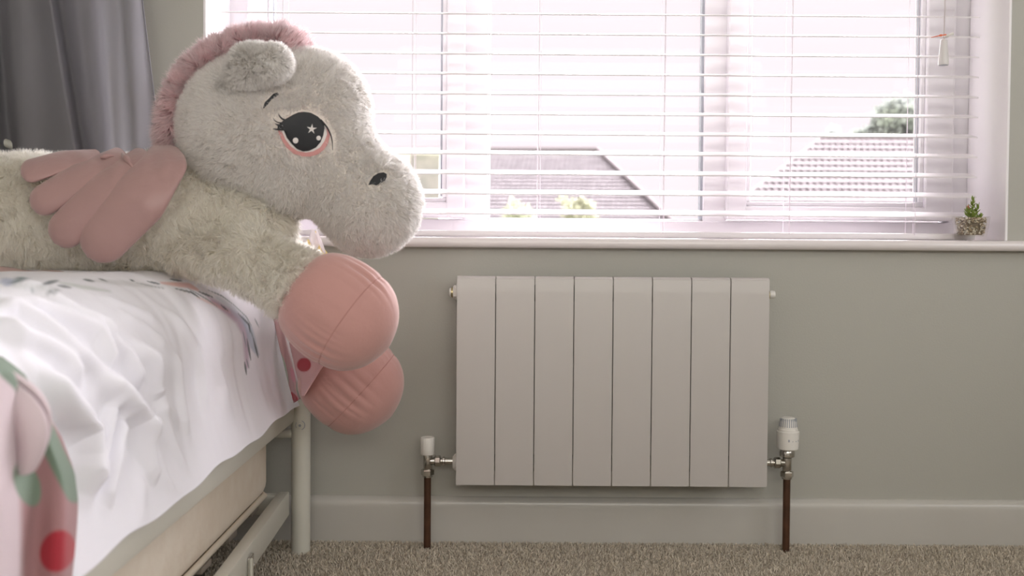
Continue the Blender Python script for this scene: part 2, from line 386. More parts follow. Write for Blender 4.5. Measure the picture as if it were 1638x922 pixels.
plug('plug_nut', xL-0.002, hz1, -1, [(0.0150, 0), (0.0150, 0.005), (0.0125, 0.007)], M_white)
spec_n = 20
plug('plug_ring', xL-0.009, hz1, -1, [(0.0105, 0), (0.0105, 0.004)], M_brass)
plug('plug_cap', xL-0.0125, hz1, -1, [(0.0095, 0), (0.0095, 0.002), (0.0085, 0.004)], M_white)
plug('bleed_flange', xR-0.004, hz1-0.001, 1, [(0.0125, 0), (0.0125, 0.006), (0.011, 0.007)], M_white)
plug('bleed_valve', xR+0.003, hz1-0.001, 1, [(0.0098, 0), (0.0098, 0.005), (0.008, 0.006)], M_brass)
plug('bleed_cap', xR+0.009, hz1, 1, [(0.0082, 0), (0.0086, 0.006), (0.0075, 0.0105)], M_white)
plug('inlet_flange', xL+0.004, hz0, -1, [(0.019, 0), (0.019, 0.005), (0.016, 0.009), (0.012, 0.012)], M_white)
plug('outlet_flange', xR-0.004, hz0, 1, [(0.017, 0), (0.017, 0.005), (0.013, 0.008)], M_white)
VY = -0.061
def valve_common(root, xp, zc, side, xend):
    """tee body, union towards the radiator (side=+1: radiator to the right)"""
    L = abs(xend)
    B().lathe([(0.0088, -0.018), (0.0095, -0.016), (0.0095, 0.016), (0.0088, 0.018)], origin=(0, 0, zc), n=20).lathe([(0.0078, 0), (0.0078, 0.016)], origin=(0, 0, zc), axis=(side, 0, 0), n=18).build('valve_body', M_chrome, root, 35)
    B().lathe([(0.0125, 0), (0.0138, 0.002), (0.0138, 0.011), (0.0125, 0.013)], origin=(0, 0, zc-0.030), n=6).lathe([(0.0105, 0), (0.0105, 0.003)], origin=(0, 0, zc-0.033), n=20).build('compression_nut', M_chrome, root, 25)
    B().lathe([(0.0105, 0), (0.0122, 0.002), (0.0122, 0.011), (0.0105, 0.013)], origin=(side*0.0145, 0, zc), axis=(side, 0, 0), n=8).build('union_nut', M_chrome, root, 25)
    B().lathe([(0.0068, 0), (0.0068, 0.003), (0.0095, 0.004), (0.0095, 0.008), (0.007, 0.009), (0.007, L-0.0275+0.002)], origin=(side*0.0275, 0, zc), axis=(side, 0, 0), n=16).build('tail_piece', M_chrome, root, 35)
    B().tube([(0, 0, -0.01), (0, 0, zc-0.028)], 0.0075, 20).build('copper_pipe', M_copper, root, 40)['label'] = 'dark copper pipe'
q1 = P(684, 738, VY); v1 = empty('lockshield_valve', (q1.x, VY, 0), 'chrome radiator valve with white ribbed cap on left copper pipe', 'valve')
valve_common(v1, q1.x, q1.z, 1, (rc.x + xL - 0.008) - q1.x)
c0, c1 = P(684, 727, VY).z, P(684, 699.5, VY).z
B().lathe([(0.0138, 0), (0.0145, 0.001), (0.0148, c1-c0-0.003), (0.0138, c1-c0-0.0006), (0.0115, c1-c0), (0.011, c1-c0-0.001)], origin=(0, 0, c0), n=72, rfun=lambda a, h: 1+0.018*math.cos(18*a)*(1 if h > 0.001 else 0)).build('valve_cap', M_white, v1, 50)
q2 = P(1259, 741, VY); v2 = empty('thermostatic_valve', (q2.x, VY, 0), 'thermostatic radiator valve with white slotted head on right copper pipe', 'valve')
valve_common(v2, q2.x, q2.z, -1, q2.x - (rc.x + xR + 0.004))
zz = lambda py: P(1261, py, VY).z
B().lathe([(0.009, 0), (0.0155, 0.004), (0.0158, 0.012), (0.014, 0.0165)], origin=(0, 0, zz(733)), n=28).build('chrome_collar', M_chrome, v2, 35)
B().lathe([(0.0190, 0), (0.0215, 0.002), (0.0225, 0.020), (0.0228, zz(690)-zz(719)), (0.0205, zz(690)-zz(719)+0.001), (0.0198, 0.012)], origin=(0.001, 0, zz(719)), n=40).build('thermostat_base', M_white, v2, 35)
hd = zz(668)-zz(694)
B().lathe([(0.0205, 0), (0.0203, 0.010), (0.0193, 0.011), (0.0188, 0.016), (0.0178, hd*0.75), (0.0155, hd*0.92), (0.0125, hd), (0.006, hd+0.0003)], origin=(0.001, 0, zz(694)), n=40).build('thermostat_head', M_white, v2, 35)
b = B()
for i in range(14):
    a = math.radians(-90 + (i-6.5)*13.5)
    M = Matrix.Translation((0.001, 0, zz(694))) @ Matrix.Rotation(a, 4, 'Z') @ Matrix.Rotation(-0.14, 4, 'Y')
    b.box(0.0165, 0.0213, -0.0009, 0.0009, 0.0125, hd*0.88, M=M)
b.build('vent_slot', M_gasket, v2)['kind'] = 'stuff'
b = B()
for i, (wd, hh) in enumerate(((0.0028, 0.005), (0.0012, 0.002), (0.0012, 0.002), (0.0008, 0.004))):
    a = math.radians(-100 + i*20)
    b.box(0.0195, 0.0231, -wd/2, wd/2, 0.019, 0.019+hh, M=Matrix.Translation((0.001, 0, zz(719))) @ Matrix.Rotation(a, 4, 'Z'))
b.build('dial_mark', M_gasket, v2)['kind'] = 'stuff'

# ------------------------------------------------------------------ succulent in a glass pot
pq = P(1554.5, 380, 0.0)
pot = empty('potted_succulent', (pq.x, 0.006, SZ), 'small green succulent in a glass pot of pebbles on the window sill', 'plant', rz=0.16)
def sqring(b, hw, z, rd=0.008, n=5):
    vs = []
    for cx, cy, a0 in ((1, 1, 0), (-1, 1, 90), (-1, -1, 180), (1, -1, 270)):
        for k in range(n):
            a = math.radians(a0 + 90*k/(n-1)); vs.append(b.bm.verts.new((cx*(hw-rd)+rd*math.cos(a), cy*(hw-rd)+rd*math.sin(a), z)))
    return vs
b = B(); hw0, hw1, ph = 0.0245, 0.0295, 0.051
rings = [sqring(b, hw0-0.002, 0.0005), sqring(b, hw0, 0.003), sqring(b, (hw0+hw1)/2, ph/2), sqring(b, hw1, ph-0.001), sqring(b, hw1-0.001, ph), sqring(b, hw1-0.003, ph-0.001), sqring(b, (hw0+hw1)/2-0.003, ph/2), sqring(b, hw0-0.004, 0.009)]
for r0, r1 in zip(rings, rings[1:]):
    n = len(r0)
    for i in range(n): b.bm.faces.new((r0[i], r0[(i+1) % n], r1[(i+1) % n], r1[i]))
b.bm.faces.new(rings[0][::-1]); b.bm.faces.new(rings[-1])
b.build('glass_pot', M_potglass, pot, 40)
ico = bmesh.new(); bmesh.ops.create_icosphere(ico, subdivisions=1, radius=1); iv = np.array([v.co[:] for v in ico.verts]); itf = np.array([[v.index for v in f.verts] for f in ico.faces]); ico.free()
Vs, Fs, Cs = [], [], []; nb = 0
pal = np.array([(0.62, 0.54, 0.44), (0.42, 0.33, 0.24), (0.72, 0.68, 0.62), (0.30, 0.24, 0.19), (0.55, 0.45, 0.33), (0.66, 0.60, 0.52)])
for i in range(520):
    z = RNG.uniform(0.013, 0.0475); hw = (hw0 + (hw1-hw0)*z/ph) - 0.0075
    if RNG.random() < 0.75:
        s = RNG.integers(0, 4); u = RNG.uniform(-hw, hw); x, y = ((u, -hw), (u, hw), (hw, u), (-hw, u))[s]
    else: x, y = RNG.uniform(-hw, hw, 2); z = 0.047
    sc = RNG.uniform(0.0014, 0.003)*np.array([1, RNG.uniform(.6, 1), RNG.uniform(.6, 1)])
    rot = np.array(Euler(RNG.uniform(0, 6, 3)).to_matrix())
    Vs.append((iv*sc) @ rot.T + (x, y, z)); Fs.append(itf+nb); nb += len(iv); Cs.append(np.tile(pal[RNG.integers(0, 6)]*RNG.uniform(.8, 1.2), (len(iv), 1)))
me = mesh_from(np.vstack(Vs), np.vstack(Fs)); set_cols(me, np.vstack(Cs)); o = link('pebbles', me, M_pebble, pot, True); o['kind'] = 'stuff'
B().box(-0.017, 0.017, -0.017, 0.017, 0.012, 0.046, 0.003).build('potting_core', mat('potting_core', (0.25, 0.2, 0.15), 0.9), pot)
def leaf_mesh(L, wd, th):
    b = B(); n = 8; rings = []
    for k in range(7):
        t = k/6; ww = wd*math.sin(math.pi*(0.12+0.85*t)**0.8)*(1 if t < 0.98 else 0.15); tt = th*math.sin(math.pi*(0.15+0.8*t))
        z = t*L; y = 0.25*L*t*t
        rings.append([b.bm.verts.new((ww/2*math.cos(a), y + tt/2*math.sin(a), z)) for a in np.linspace(0, 2*math.pi, n, endpoint=False)])
    for r0, r1 in zip(rings, rings[1:]):
        for i in range(n): b.bm.faces.new((r0[i], r0[(i+1) % n], r1[(i+1) % n], r1[i]))
    b.bm.faces.new(rings[0][::-1]); b.bm.faces.new(rings[-1])
    return b
leaf = leaf_mesh(0.017, 0.0095, 0.0034); bmesh.ops.recalc_face_normals(leaf.bm, faces=leaf.bm.faces)
lme = bpy.data.meshes.new('leaf'); leaf.bm.to_mesh(lme); leaf.bm.free(); lme.materials.append(M_green); lme.polygons.foreach_set('use_smooth', np.ones(len(lme.polygons), bool))
lmr = lme.copy(); lmr.materials.clear(); lmr.materials.append(M_redleaf)
stems = [((0.001, 0, 0.045), (0.003, -0.002, 0.088)), ((-0.006, -0.003, 0.045), (-0.012, -0.006, 0.068)), ((0.006, 0.0, 0.045), (0.015, -0.002, 0.074)), ((0.0, -0.008, 0.045), (-0.003, -0.013, 0.056)), ((0.010, -0.006, 0.045), (0.018, -0.009, 0.052)), ((0, 0.007, 0.045), (0.0, 0.013, 0.068))]
for si, (a, c) in enumerate(stems):
    a, c = Vector(a), Vector(c); st = B().tube([a, (a+c)/2+Vector((0.001, 0, 0)), c], 0.0014, 8).build('stem', M_green, pot, 'all')
    nl = 20 if si == 0 else 13
    for k in range(nl):
        t = k/(nl-1); o = link('leaf', lmr if (si == 1 and k >= nl-3) else lme, None, st)
        ang = k*2.4 + si; el = 1.35 - 0.85*t**1.5
        p = a.lerp(c, 0.25 + 0.75*t)
        dirv = Vector((math.cos(ang)*math.sin(el), math.sin(ang)*math.sin(el), math.cos(el)))
        o.location = p; o.rotation_mode = 'QUATERNION'; o.rotation_quaternion = dirv.to_track_quat('Z', 'Y')
        s = (0.74 - 0.26*t)*RNG.uniform(0.85, 1.1); o.scale = (s, s, s)

# ------------------------------------------------------------------ bed frame
LY = -0.084
lq = P(481, 890, LY); bed = empty('metal_bed', (lq.x, LY, 0), 'cream metal bed frame of the upper bed beside the radiator', 'bed')
ox, oy = lq.x, LY
leg = B().tube([(0, 0, 0.0), (0, 0, 0.006), (0, 0, 0.33)], 0.0195, 28).build('leg', M_bed, bed, 40)
sq_ = P(480, 681, LY-0.02)
B().lathe([(0.0085, 0), (0.0085, 0.0025), (0.0065, 0.003)], origin=(sq_.x-ox, -0.0175, sq_.z), axis=(0, -1, 0), n=24).lathe([(0.0045, 0.0), (0.0045, 0.0048)], origin=(sq_.x-ox, -0.0175, sq_.z), axis=(0, -1, 0), n=6).build('bolt', M_bed, leg, 35)
B().lathe([(0.0100, 0), (0.0100, 0.0012)], origin=(sq_.x-ox, -0.0175, sq_.z), axis=(0, -1, 0), n=24).lathe([(0.0030, 0.0), (0.0030, 0.0053)], origin=(sq_.x-ox, -0.0175, sq_.z), axis=(0, -1, 0), n=6).build('bolt_socket', M_gasket, leg)
B().box(-0.442-0.026-ox, -0.442-ox, -2.05-oy, -0.095-oy, 0.272, 0.322, 0.004).build('side_rail', M_bed, bed, 40)
B().tube([(-0.93, 0, 0.246), (0.0, 0, 0.246)], 0.009, 16).build('end_rail', M_bed, bed, 40)
for (x, y) in ((-0.95, 0), (-0.95, -1.96), (0, -1.96)):
    B().tube([(x, y, 0.0), (x, y, 0.33)], 0.0195, 20).build('leg', M_bed, bed, 40)
B().box(-0.975, -0.95, -1.96, 0, 0.272, 0.322, 0.004).build('side_rail', M_bed, bed, 40)
for k in range(12):
    y = -0.12 - k*0.16
    B().box(-0.95, -0.04, y-0.03, y+0.03, 0.296, 0.308).build('bed_slat', M_bark, bed)
t0 = D(0, 226, 2.06); t1 = D(75, 252, 2.06)
B().tube([(t0.x-0.3-ox, t0.y-oy, t0.z+0.09), (t0.x-ox, t0.y-oy, t0.z), (t1.x-ox, t1.y-oy, t1.z), (t1.x+0.03-ox, t1.y-oy, 0.5), (t1.x+0.03-ox, t1.y-oy, 0.26)], 0.0095, 16).build('headboard_rail', M_bed, bed, 40)
# upper mattress
mt = B().box(-1.36, -0.535, -2.0, -0.13, 0.31, 0.555, 0.06, 5).build('upper_mattress', M_mattress, None, 40)
tag(mt, 'mattress of the upper bed, hidden under the white printed cover', 'mattress')

# ------------------------------------------------------------------ trundle below
trd = empty('trundle_bed', (-0.46, -0.12, 0), 'cream metal trundle frame low under the bed, with its angled rail', 'trundle')
tx, ty = -0.46, -0.12
def railbox(x0, x1, ya, yb, dxn, z0, z1):
    b = B(); b.box(x0, x1, ya, yb, z0, z1, 0.003)
    for v in b.bm.verts: v.co.x += (yb - v.co.y)*dxn
    return b
railbox(-0.471-tx, -0.448-tx, -2.0-ty, -0.115-ty, 0.036, 0.085, 0.134).build('side_rail', M_bed, trd, 40)
b = B(); b.box(-0.90, -0.01, 0.005, 0.028, 0.085, 0.125, 0.003).build('end_rail', M_bed, trd, 40)
for k in range(11):
    b = B(); yy = -0.10 - k*0.16; b.box(-0.90, -0.030+0.03*(k*0.16)*0.5, yy-0.025, yy+0.025, 0.118, 0.128).build('bed_slat', M_bark, trd)
# folding leg bracket with its bolt
bq = P(412, 902, -0.50); by = -0.47
xr_ = -0.448 + (-0.115-by)*0.036
br = railbox(xr_-tx, xr_+0.003-tx, by-0.016-ty, by+0.016-ty, 0.036, 0.008, 0.118).build('folding_leg', M_chrome, trd, 40)
railbox(xr_+0.003-tx, xr_+0.010-tx, by-0.016-ty, by-0.0135-ty, 0.036, 0.008, 0.118).build('leg_flange', M_bed, br)
B().lathe([(0.006, 0), (0.006, 0.003), (0.004, 0.005)], origin=(xr_+0.003-tx, by-ty+0.006, 0.098), axis=(1, 0, 0), n=16).build('bolt', M_chrome, br, 35)
B().lathe([(0.028, 0), (0.03, 0.003), (0.03, 0.02), (0.028, 0.023)], origin=(-0.56-tx, -0.6-ty, 0.03), axis=(1, 0, 0), n=24).build('caster', M_dark, trd, 35)
lm = B(); lm.box(-1.36, -0.478, -2.0, -0.155, 0.136, 0.288, 0.034, 6)
lmo = lm.build('trundle_mattress', M_mattress, None, 50); tag(lmo, 'pale patterned mattress on the trundle under the bed', 'mattress')
b = B(); b.tube([(-0.484, -2.0, 0.145), (-0.480, -1.2, 0.143), (-0.480, -0.19, 0.145), (-0.50, -0.158, 0.146), (-1.3, -0.152, 0.146)], 0.0055, 10); b.build('piping', M_piping, lmo, 'all')
b = B(); b.tube([(-0.486, -2.0, 0.278), (-0.483, -0.19, 0.278), (-0.50, -0.16, 0.278), (-1.3, -0.155, 0.278)], 0.0055, 10); b.build('piping', M_piping, lmo, 'all')

sb = empty('storage_box', (-0.66, -0.62, 0), 'dark storage box on the carpet under the trundle mattress', 'box')
B().box(-0.14, 0.13, -0.22, 0.22, 0.0, 0.085, 0.006).build('box_body', M_dark, sb, 40)
B().box(-0.15, 0.14, -0.23, 0.23, 0.083, 0.1, 0.005).build('lid', M_dark, sb, 40)

# ------------------------------------------------------------------ duvet cover
duv = empty('duvet', (-0.8, -1.0, 0.30), 'white printed duvet cover draped over the upper bed, pink reverse showing', 'bedding')
DL = np.array(duv.location)
# section: arc-length samples of (x, z)
def section(n_top=70, n_arc=60, n_side=110):
    xs, zs = [], []
    for t in np.linspace(0, 1, n_top, endpoint=False): xs.append(-1.38 + (1.38-0.63)*t); zs.append(0.59)
    for a in np.linspace(0, math.pi/2, n_arc, endpoint=False): xs.append(-0.63 + 0.152*math.sin(a)); zs.append(0.45 + 0.14*math.cos(a))
    for t in np.linspace(0, 1, n_side): xs.append(-0.478 + 0.046*t**1.5); zs.append(0.45 - (0.45-0.309)*t)
    return np.array(xs), np.array(zs)
sx, sz = section(); NS = len(sx)
arc = np.concatenate([[0], np.cumsum(np.hypot(np.diff(sx), np.diff(sz)))])
NY = 620; yy = np.concatenate([np.linspace(-0.075, -0.13, 16, endpoint=False), np.linspace(-0.13, -2.03, NY-16)])
X = np.tile(sx, (NY, 1)); Z = np.tile(sz, (NY, 1)); Y = np.tile(yy[:, None], (1, NS))
# far end rounds down
e = np.clip((Y + 0.20)/0.125, 0, 1); drop = 0.10*(1-np.sqrt(np.clip(1-e*e, 0, 1)))
Z = Z - drop*np.clip((Z-0.40)/0.19, 0, 1)
X = X - 0.02*e**3*np.clip((0.5-Z)/0.1, 0, 1)*0
base = np.stack([X, Y, Z], -1)
du = np.gradient(base, axis=1); dv = np.gradient(base, axis=0)
N_ = np.cross(dv, du); N_ /= np.linalg.norm(N_, axis=-1, keepdims=True)+1e-9
if N_[300, 10, 2] < 0: N_ = -N_
pxx, pyy, dd = proj(base)
A = np.tile(arc, (NY, 1))
def to_param(pt):
    d2 = (pxx-pt[0])**2 + (pyy-pt[1])**2; i = np.argmin(d2); i, j = np.unravel_index(i, d2.shape); return (Y[i, j], A[i, j])
ridges = [
 ([(0,468),(48,476),(79,494),(119,515),(143,534),(157,553)], .011, .010), ([(0,499),(60,509),(107,527),(134,539),(153,568),(167,596)], .013, .009),
 ([(0,513),(29,515),(62,532),(91,556),(107,573),(143,587)], .011, .008), ([(0,527),(36,554),(83,575),(100,587),(112,623)], .011, .009),
 ([(143,534),(162,553),(191,573),(205,599),(215,625)], .011, .010), ([(210,563),(229,577),(238,611),(241,635)], .008, .009),
 ([(56,610),(87,645),(126,691),(129,740),(127,795)], .016, .011), ([(140,600),(174,628),(209,680),(237,757),(250,774)], .015, .009),
 ([(171,638),(154,719),(133,795)], .010, .006), ([(188,673),(171,757),(164,816)], .012, .007), ([(227,767),(223,827),(206,865)], .009, .008),
 ([(163,627),(191,670),(234,714),(261,769),(283,796)], .009, .008), ([(218,562),(245,600),(251,649),(283,681)], .006, .008),
 ([(261,502),(305,551),(316,600),(327,665)], .005, .010), ([(270,560),(280,620),(300,700)], .005, .009), ([(340,560),(352,620),(350,680)], .003, .010),
 ([(150,480),(200,495),(250,520)], .004, .009), ([(190,510),(230,530),(262,560)], .004, .008), ([(240,640),(262,690),(300,760)], .006, .008)]
H = np.zeros_like(Y)
pp = np.stack([Y*1.0, A*1.0, 0*Y], -1)
wob = snoise(pp, 30, 3)*0.006
side = np.clip((A - arc[60])/0.08, 0, 1)
for pts, amp, wd in ridges:
    q = [to_param(p) for p in pts]
    d, t = seg_dist(Y + wob, A + wob, q)
    H += amp*1.6*np.exp(-(d/wd)**2*0.5 - 0*t)*np.clip(np.minimum(t, 1-t)*5 + 0.25, 0, 1)
# general small wrinkles, stretched along the drape
w1 = snoise(np.stack([Y*60 + A*14, A*9, 0*Y], -1)/30, 30, 9); w2 = snoise(np.stack([Y*150 + A*50, A*26, 0*Y], -1)/60, 60, 15)
H += 0.0014*np.abs(w1)**1.3*side + 0.0005*w2*(0.3+side) + 0.002*snoise(pp, 16, 20)
H *= 0.15 + 0.85*np.clip((arc[-1]-A)/0.09, 0, 1)
H *= np.clip((-0.075-Y)/0.05, 0.15, 1)
V = base + N_*H[..., None]
hem = np.clip((arc[-1]-A)/0.10, 0, 1)
V[..., 2] += (1-hem)*(0.003*np.sin(Y*17) + 0.002*np.sin(Y*37+1))
# hidden end drop behind the far edge
cols = np.tile(np.array([0.90, 0.895, 0.96]), (NY, NS, 1))
vpx, vpy, _ = proj(V)
def stroke(pts, wd, col, soft=1.0, op=1.0):
    global cols
    d, t = seg_dist(vpx, vpy, pts); ww = wd*(0.35 + 0.65*np.sin(np.pi*np.clip(t, 0.02, 0.98)))
    a = op*np.clip((ww - d)/soft + 0.5, 0, 1)*(V[..., 1] < -0.05); a = a[..., None]
    cols = cols*(1-a) + np.array(col)*a
teal, dk, lil, cor, blu, mint = (0.10, 0.17, 0.20), (0.045, 0.07, 0.085), (0.52, 0.36, 0.50), (0.78, 0.38, 0.33), (0.42, 0.50, 0.62), (0.45, 0.52, 0.46)
stroke([(338,484),(362,499),(381,513),(391,535),(393,587)], 7, lil, 5, .75); stroke([(386,508),(396,527),(403,554),(410,568)], 6, blu, 4, .7)
stroke([(257,455),(300,459),(315,466)], 4, cor, 3, .7); stroke([(330,476),(352,492),(375,510)], 4, lil, 4, .6); stroke([(345,478),(370,495),(390,520)], 5, blu, 5, .4)
stroke([(315,478),(340,488),(365,500)], 2.5, cor, 3, .4)
for s in ([(236,453),(255,457)], [(279,464),(305,470),(317,478)], [(317,469),(338,477)], [(403,542),(411,573)], [(393,544),(399,577)], [(379,503),(396,520),(398,532)], [(207,450),(214,453)], [(389,580),(392,600)], [(271,449),(290,452)], [(158,449),(170,453)], [(352,490),(362,498)]): stroke(s, 1.5, dk, 1.2, .85)
for s in ([(331,466),(353,475),(372,489)], [(372,489),(392,508),(400,522)], [(398,527),(404,545)], [(386,530),(392,556)], [(392,575),(396,590)], [(300,464),(330,481),(345,492)], [(216,455),(240,460),(262,464)], [(405,510),(412,524)]): stroke(s, 0.9, teal, 1.0, .7)
stroke([(0,453),(22,455)], 7, (0.36, 0.42, 0.60), 4, .8); stroke([(20,456),(30,450),(42,449)], 4.5, teal, 3, .9); stroke([(68,458),(80,455),(92,452)], 3, dk, 2.5, .8)
stroke([(74,471),(84,469),(92,467)], 2.5, dk, 2.5, .75); stroke([(92,460),(112,463)], 2.2, dk, 2, .7); stroke([(133,450),(150,453)], 2, dk, 1.5, .8); stroke([(50,466),(60,470)], 2, teal, 2, .6)
stroke([(95,455),(130,462),(175,469)], 3, mint, 3, .5); stroke([(20,460),(60,461),(95,468)], 5, (0.62, 0.64, 0.66), 5, .5); stroke([(150,452),(200,456),(260,462)], 4, (0.60, 0.60, 0.62), 3, .5)
Vd = (V - DL).reshape(-1, 3)
me = mesh_from(Vd, grid_faces(NY, NS)); set_cols(me, cols.reshape(-1, 3))
cov = link('cover', me, M_sheet, duv, True)
sol = cov.modifiers.new('thickness', 'SOLIDIFY'); sol.thickness = 0.0025; sol.offset = -1
# end drop of the cover behind the corner
nE = 24; EV = []
for i in range(nE):
    t = i/(nE-1)
    p = V[0].copy(); p[:, 1] = V[0, :, 1] + 0.012*math.sin(t*1.5) ; p[:, 2] = V[0, :, 2] + t*(0.31 - V[0, :, 2])
    EV.append(p)
EV = np.array(EV)
me = mesh_from((EV - DL).reshape(-1, 3), grid_faces(nE, NS)); set_cols(me, np.tile([0.86, 0.82, 0.84], (nE*NS, 1)))
link('cover_end', me, M_sheet, duv, True)

def cloth_patch(name, fun, nu, nv, colfun, parent, m, smooth=True, thick=0.002):
    u, v = np.meshgrid(np.linspace(0, 1, nu), np.linspace(0, 1, nv), indexing='ij')
    P3 = fun(u, v); me = mesh_from((P3 - np.array(parent.location)).reshape(-1, 3), grid_faces(nu, nv)); set_cols(me, colfun(u, v, P3).reshape(-1, 3))
    o = link(name, me, m, parent, smooth)
    s = o.modifiers.new('thickness', 'SOLIDIFY'); s.thickness = thick; s.offset = 0
    return o
def Pv(px, py, d):
    """vectorised D"""
    px, py, d = np.broadcast_arrays(np.asarray(px, float), np.asarray(py, float), np.asarray(d, float))
    v = np.stack([(px-819)/FPX, -(py-461)/FPX - 0.0254*1638/FPX, -np.ones_like(px)], -1) @ R3.T
    return CP + v*((d)/v[..., 1])[..., None]
PINK, PALE, GREEN, RED = np.array([0.46, 0.26, 0.27]), np.array([0.76, 0.65, 0.69]), np.array([0.22, 0.30, 0.23]), np.array([0.48, 0.05, 0.07])
# near fold of the reverse side, hanging close to the camera
def near_fun(u, v):
    py = 572 + 413*v
    xr_ = np.interp(py, [572, 585, 600, 640, 700, 760, 800, 985], [2, 20, 38, 64, 97, 120, 127, 124]); px = -60 + (xr_+60)*u
    base = -0.424 + 0.010*np.cos(px*0.055+0.6) + 0.003*np.sin(v*9+u*8)
    tuck = np.clip((px-(xr_-24))/24, 0, 1); base = base - 0.048*tuck**1.6 - 0.03*np.clip((0.06-v)/0.06, 0, 1)
    d = base*FPX/(px-819)
    return Pv(px, py, d)
def blob(px, py, c, r, rot=0.0):
    dx, dy = px-c[0], py-c[1]; ca, sa = math.cos(rot), math.sin(rot); a, b_ = (dx*ca+dy*sa)/r[0], (-dx*sa+dy*ca)/r[1]
    return np.clip((1.08-np.sqrt(a*a+b_*b_))/0.12, 0, 1)[..., None]
def near_col(u, v, P3):
    px, py, _ = proj(P3); c = np.tile(PALE, (*u.shape, 1))
    k = np.clip((px-(24+0.02*(py-700)))/10, 0, 1)*np.clip((py-665)/30, 0, 1); c = c*(1-k[..., None]) + PINK*k[..., None]
    d, t = seg_dist(px, py, [(0, 582), (32, 612), (58, 660), (84, 720), (118, 790)]); a = np.clip((17-d)/4, 0, 1)[..., None]; c = c*(1-a) + GREEN*a
    a = blob(px, py, (42, 775), (20, 36), -0.35); c = c*(1-a) + GREEN*1.15*a
    a = blob(px, py, (92, 882), (26, 33), 0.3); c = c*(1-a) + RED*a
    return c
cloth_patch('reverse_fold', near_fun, 130, 120, near_col, duv, M_rev)
# rolled edge of the fold at the frame's left
def roll_fun(u, v):
    ang = v*2*np.pi*0.97; cx = 8 + 0*u; d0 = 0.86
    c0 = Pv(-25 + 62*np.sin(u*2.2)*0.9, 600 + 150*u - 15*np.sin(u*3), d0)
    r = 0.014*(0.6+0.5*np.sin(np.pi*u))
    return c0 + np.stack([r*np.cos(ang), r*np.sin(ang)*0.8, 0.6*r*np.sin(ang)], -1) + np.stack([0.012+0*u, 0*u, 0*u], -1)
cloth_patch('rolled_hem', roll_fun, 60, 24, lambda u, v, p: np.tile(PALE, (*u.shape, 1)), duv, M_rev)
# pink reverse hanging over the far corner
def corner_a(u, v):
    l = 436 + 34*v**1.2; r = 452 + 33*v; px = l + (r-l)*u; py = 495 + (150-10*u)*v
    d = 2.02 - 0.11*v - 0.018*np.sin(u*np.pi)*v - 0.01*np.sin(u*9+v*4)*v
    return Pv(px, py, d)
def corner_a_col(u, v, P3):
    px, py, _ = proj(P3); c = np.tile(np.array([0.62, 0.40, 0.41]), (*u.shape, 1))
    k = np.clip((u-0.62)/0.1, 0, 1)[..., None]; c = c*(1-k) + np.array([0.84, 0.78, 0.80])*k
    for cc, rr, ro in (((452, 590), (6, 30), -0.25), ((478, 625), (4, 14), -0.2)): a = blob(px, py, cc, rr, ro); c = c*(1-a) + np.array([0.5, 0.58, 0.50])*a
    a = blob(px, py, (471, 636), (4, 9), -0.5); c = c*(1-a) + RED*a; a = blob(px, py, (468, 600), (2.5, 12), -0.2); c = c*(1-a) + np.array([.7, .35, .42])*a
    return c
cloth_patch('reverse_corner', corner_a, 24, 60, corner_a_col, duv, M_rev)
def corner_b(u, v):
    py = 548 + 86*v; l = 463 + 20*v; r = np.interp(py, [548, 575, 592, 634], [535, 524, 512, 486]); px = l + (r-l)*u
    d = 1.835 - 0.085*u + 0.006*np.sin(u*6+v*3); return Pv(px, py, d)
def corner_b_col(u, v, P3):
    px, py, _ = proj(P3); c = np.tile(np.array([0.70, 0.44, 0.44]), (*u.shape, 1)); a = blob(px, py, (487, 584), (11, 11)); return c*(1-a) + RED*a
cloth_patch('reverse_corner', corner_b, 40, 50, corner_b_col, duv, M_rev)
# crumpled reverse along the pony's belly
def belly(u, v):
    px = -60 + 190*u; top = 428 + 12*u**2 + 2*np.sin(u*14); py = top + (452-top)*v; d = 1.60 - 0.10*v + 0.01*np.sin(u*20)
    return Pv(px, py, d)
def belly_col(u, v, P3):
    px, py, _ = proj(P3); c = np.tile(np.array([0.60, 0.40, 0.38]), (*u.shape, 1))
    k = np.clip((v-0.35-0.25*np.sin(u*9))/0.15, 0, 1)[..., None]; c = c*(1-k) + np.array([0.70, 0.68, 0.60])*k; a = blob(px, py, (60, 441), (20, 3), 0.15); return c*(1-a) + GREEN*1.3*a
cloth_patch('reverse_edge', belly, 80, 12, belly_col, duv, M_rev)

# ------------------------------------------------------------------ grey bed canopy
can = empty('bed_canopy', (-0.9, -0.17, 0.5), 'grey fabric canopy hanging in folds behind the plush pony', 'canopy')
nu, nv = 260, 60
u, v = np.meshgrid(np.linspace(0, 1, nu), np.linspace(0, 1, nv), indexing='ij')
# pixel column at y=0 and y=250 for each fold parameter
kx0 = np.array([-420, -200, -60, 0, 10, 60, 84, 88, 100, 125, 150, 160, 200, 222, 229]); kx1 = np.array([-420, -200, -60, 22, 30, 95, 128, 131, 142, 155, 171, 178, 218, 248, 259])
kd = np.array([0, .03, -.02, .05, .0, -.012, -.03, .035, .04, .02, .015, -.010, -.012, .006, .015])
ku = np.linspace(0, 1, len(kx0)); ku = (kx0+420)/649.0
uu = u
x0_ = np.interp(uu, ku, kx0); x1_ = np.interp(uu, ku, kx1); dep = np.interp(uu, ku, kd)
ker = np.ones(5)/5; dep = np.apply_along_axis(lambda a: np.convolve(np.pad(a, 2, 'edge'), ker, 'valid'), 0, dep)
py = -620 + 1150*v; t = (py)/250.0
px = x0_ + (x1_-x0_)*t
px = px + 1.5*np.sin(uu*40 + v*5)
dpt = 1.985 + dep*1.7*(0.75+0.25*np.clip(t, -1, 1.5)) + 0.004*np.sin(uu*90+v*9)
P3 = Pv(px, py, dpt)
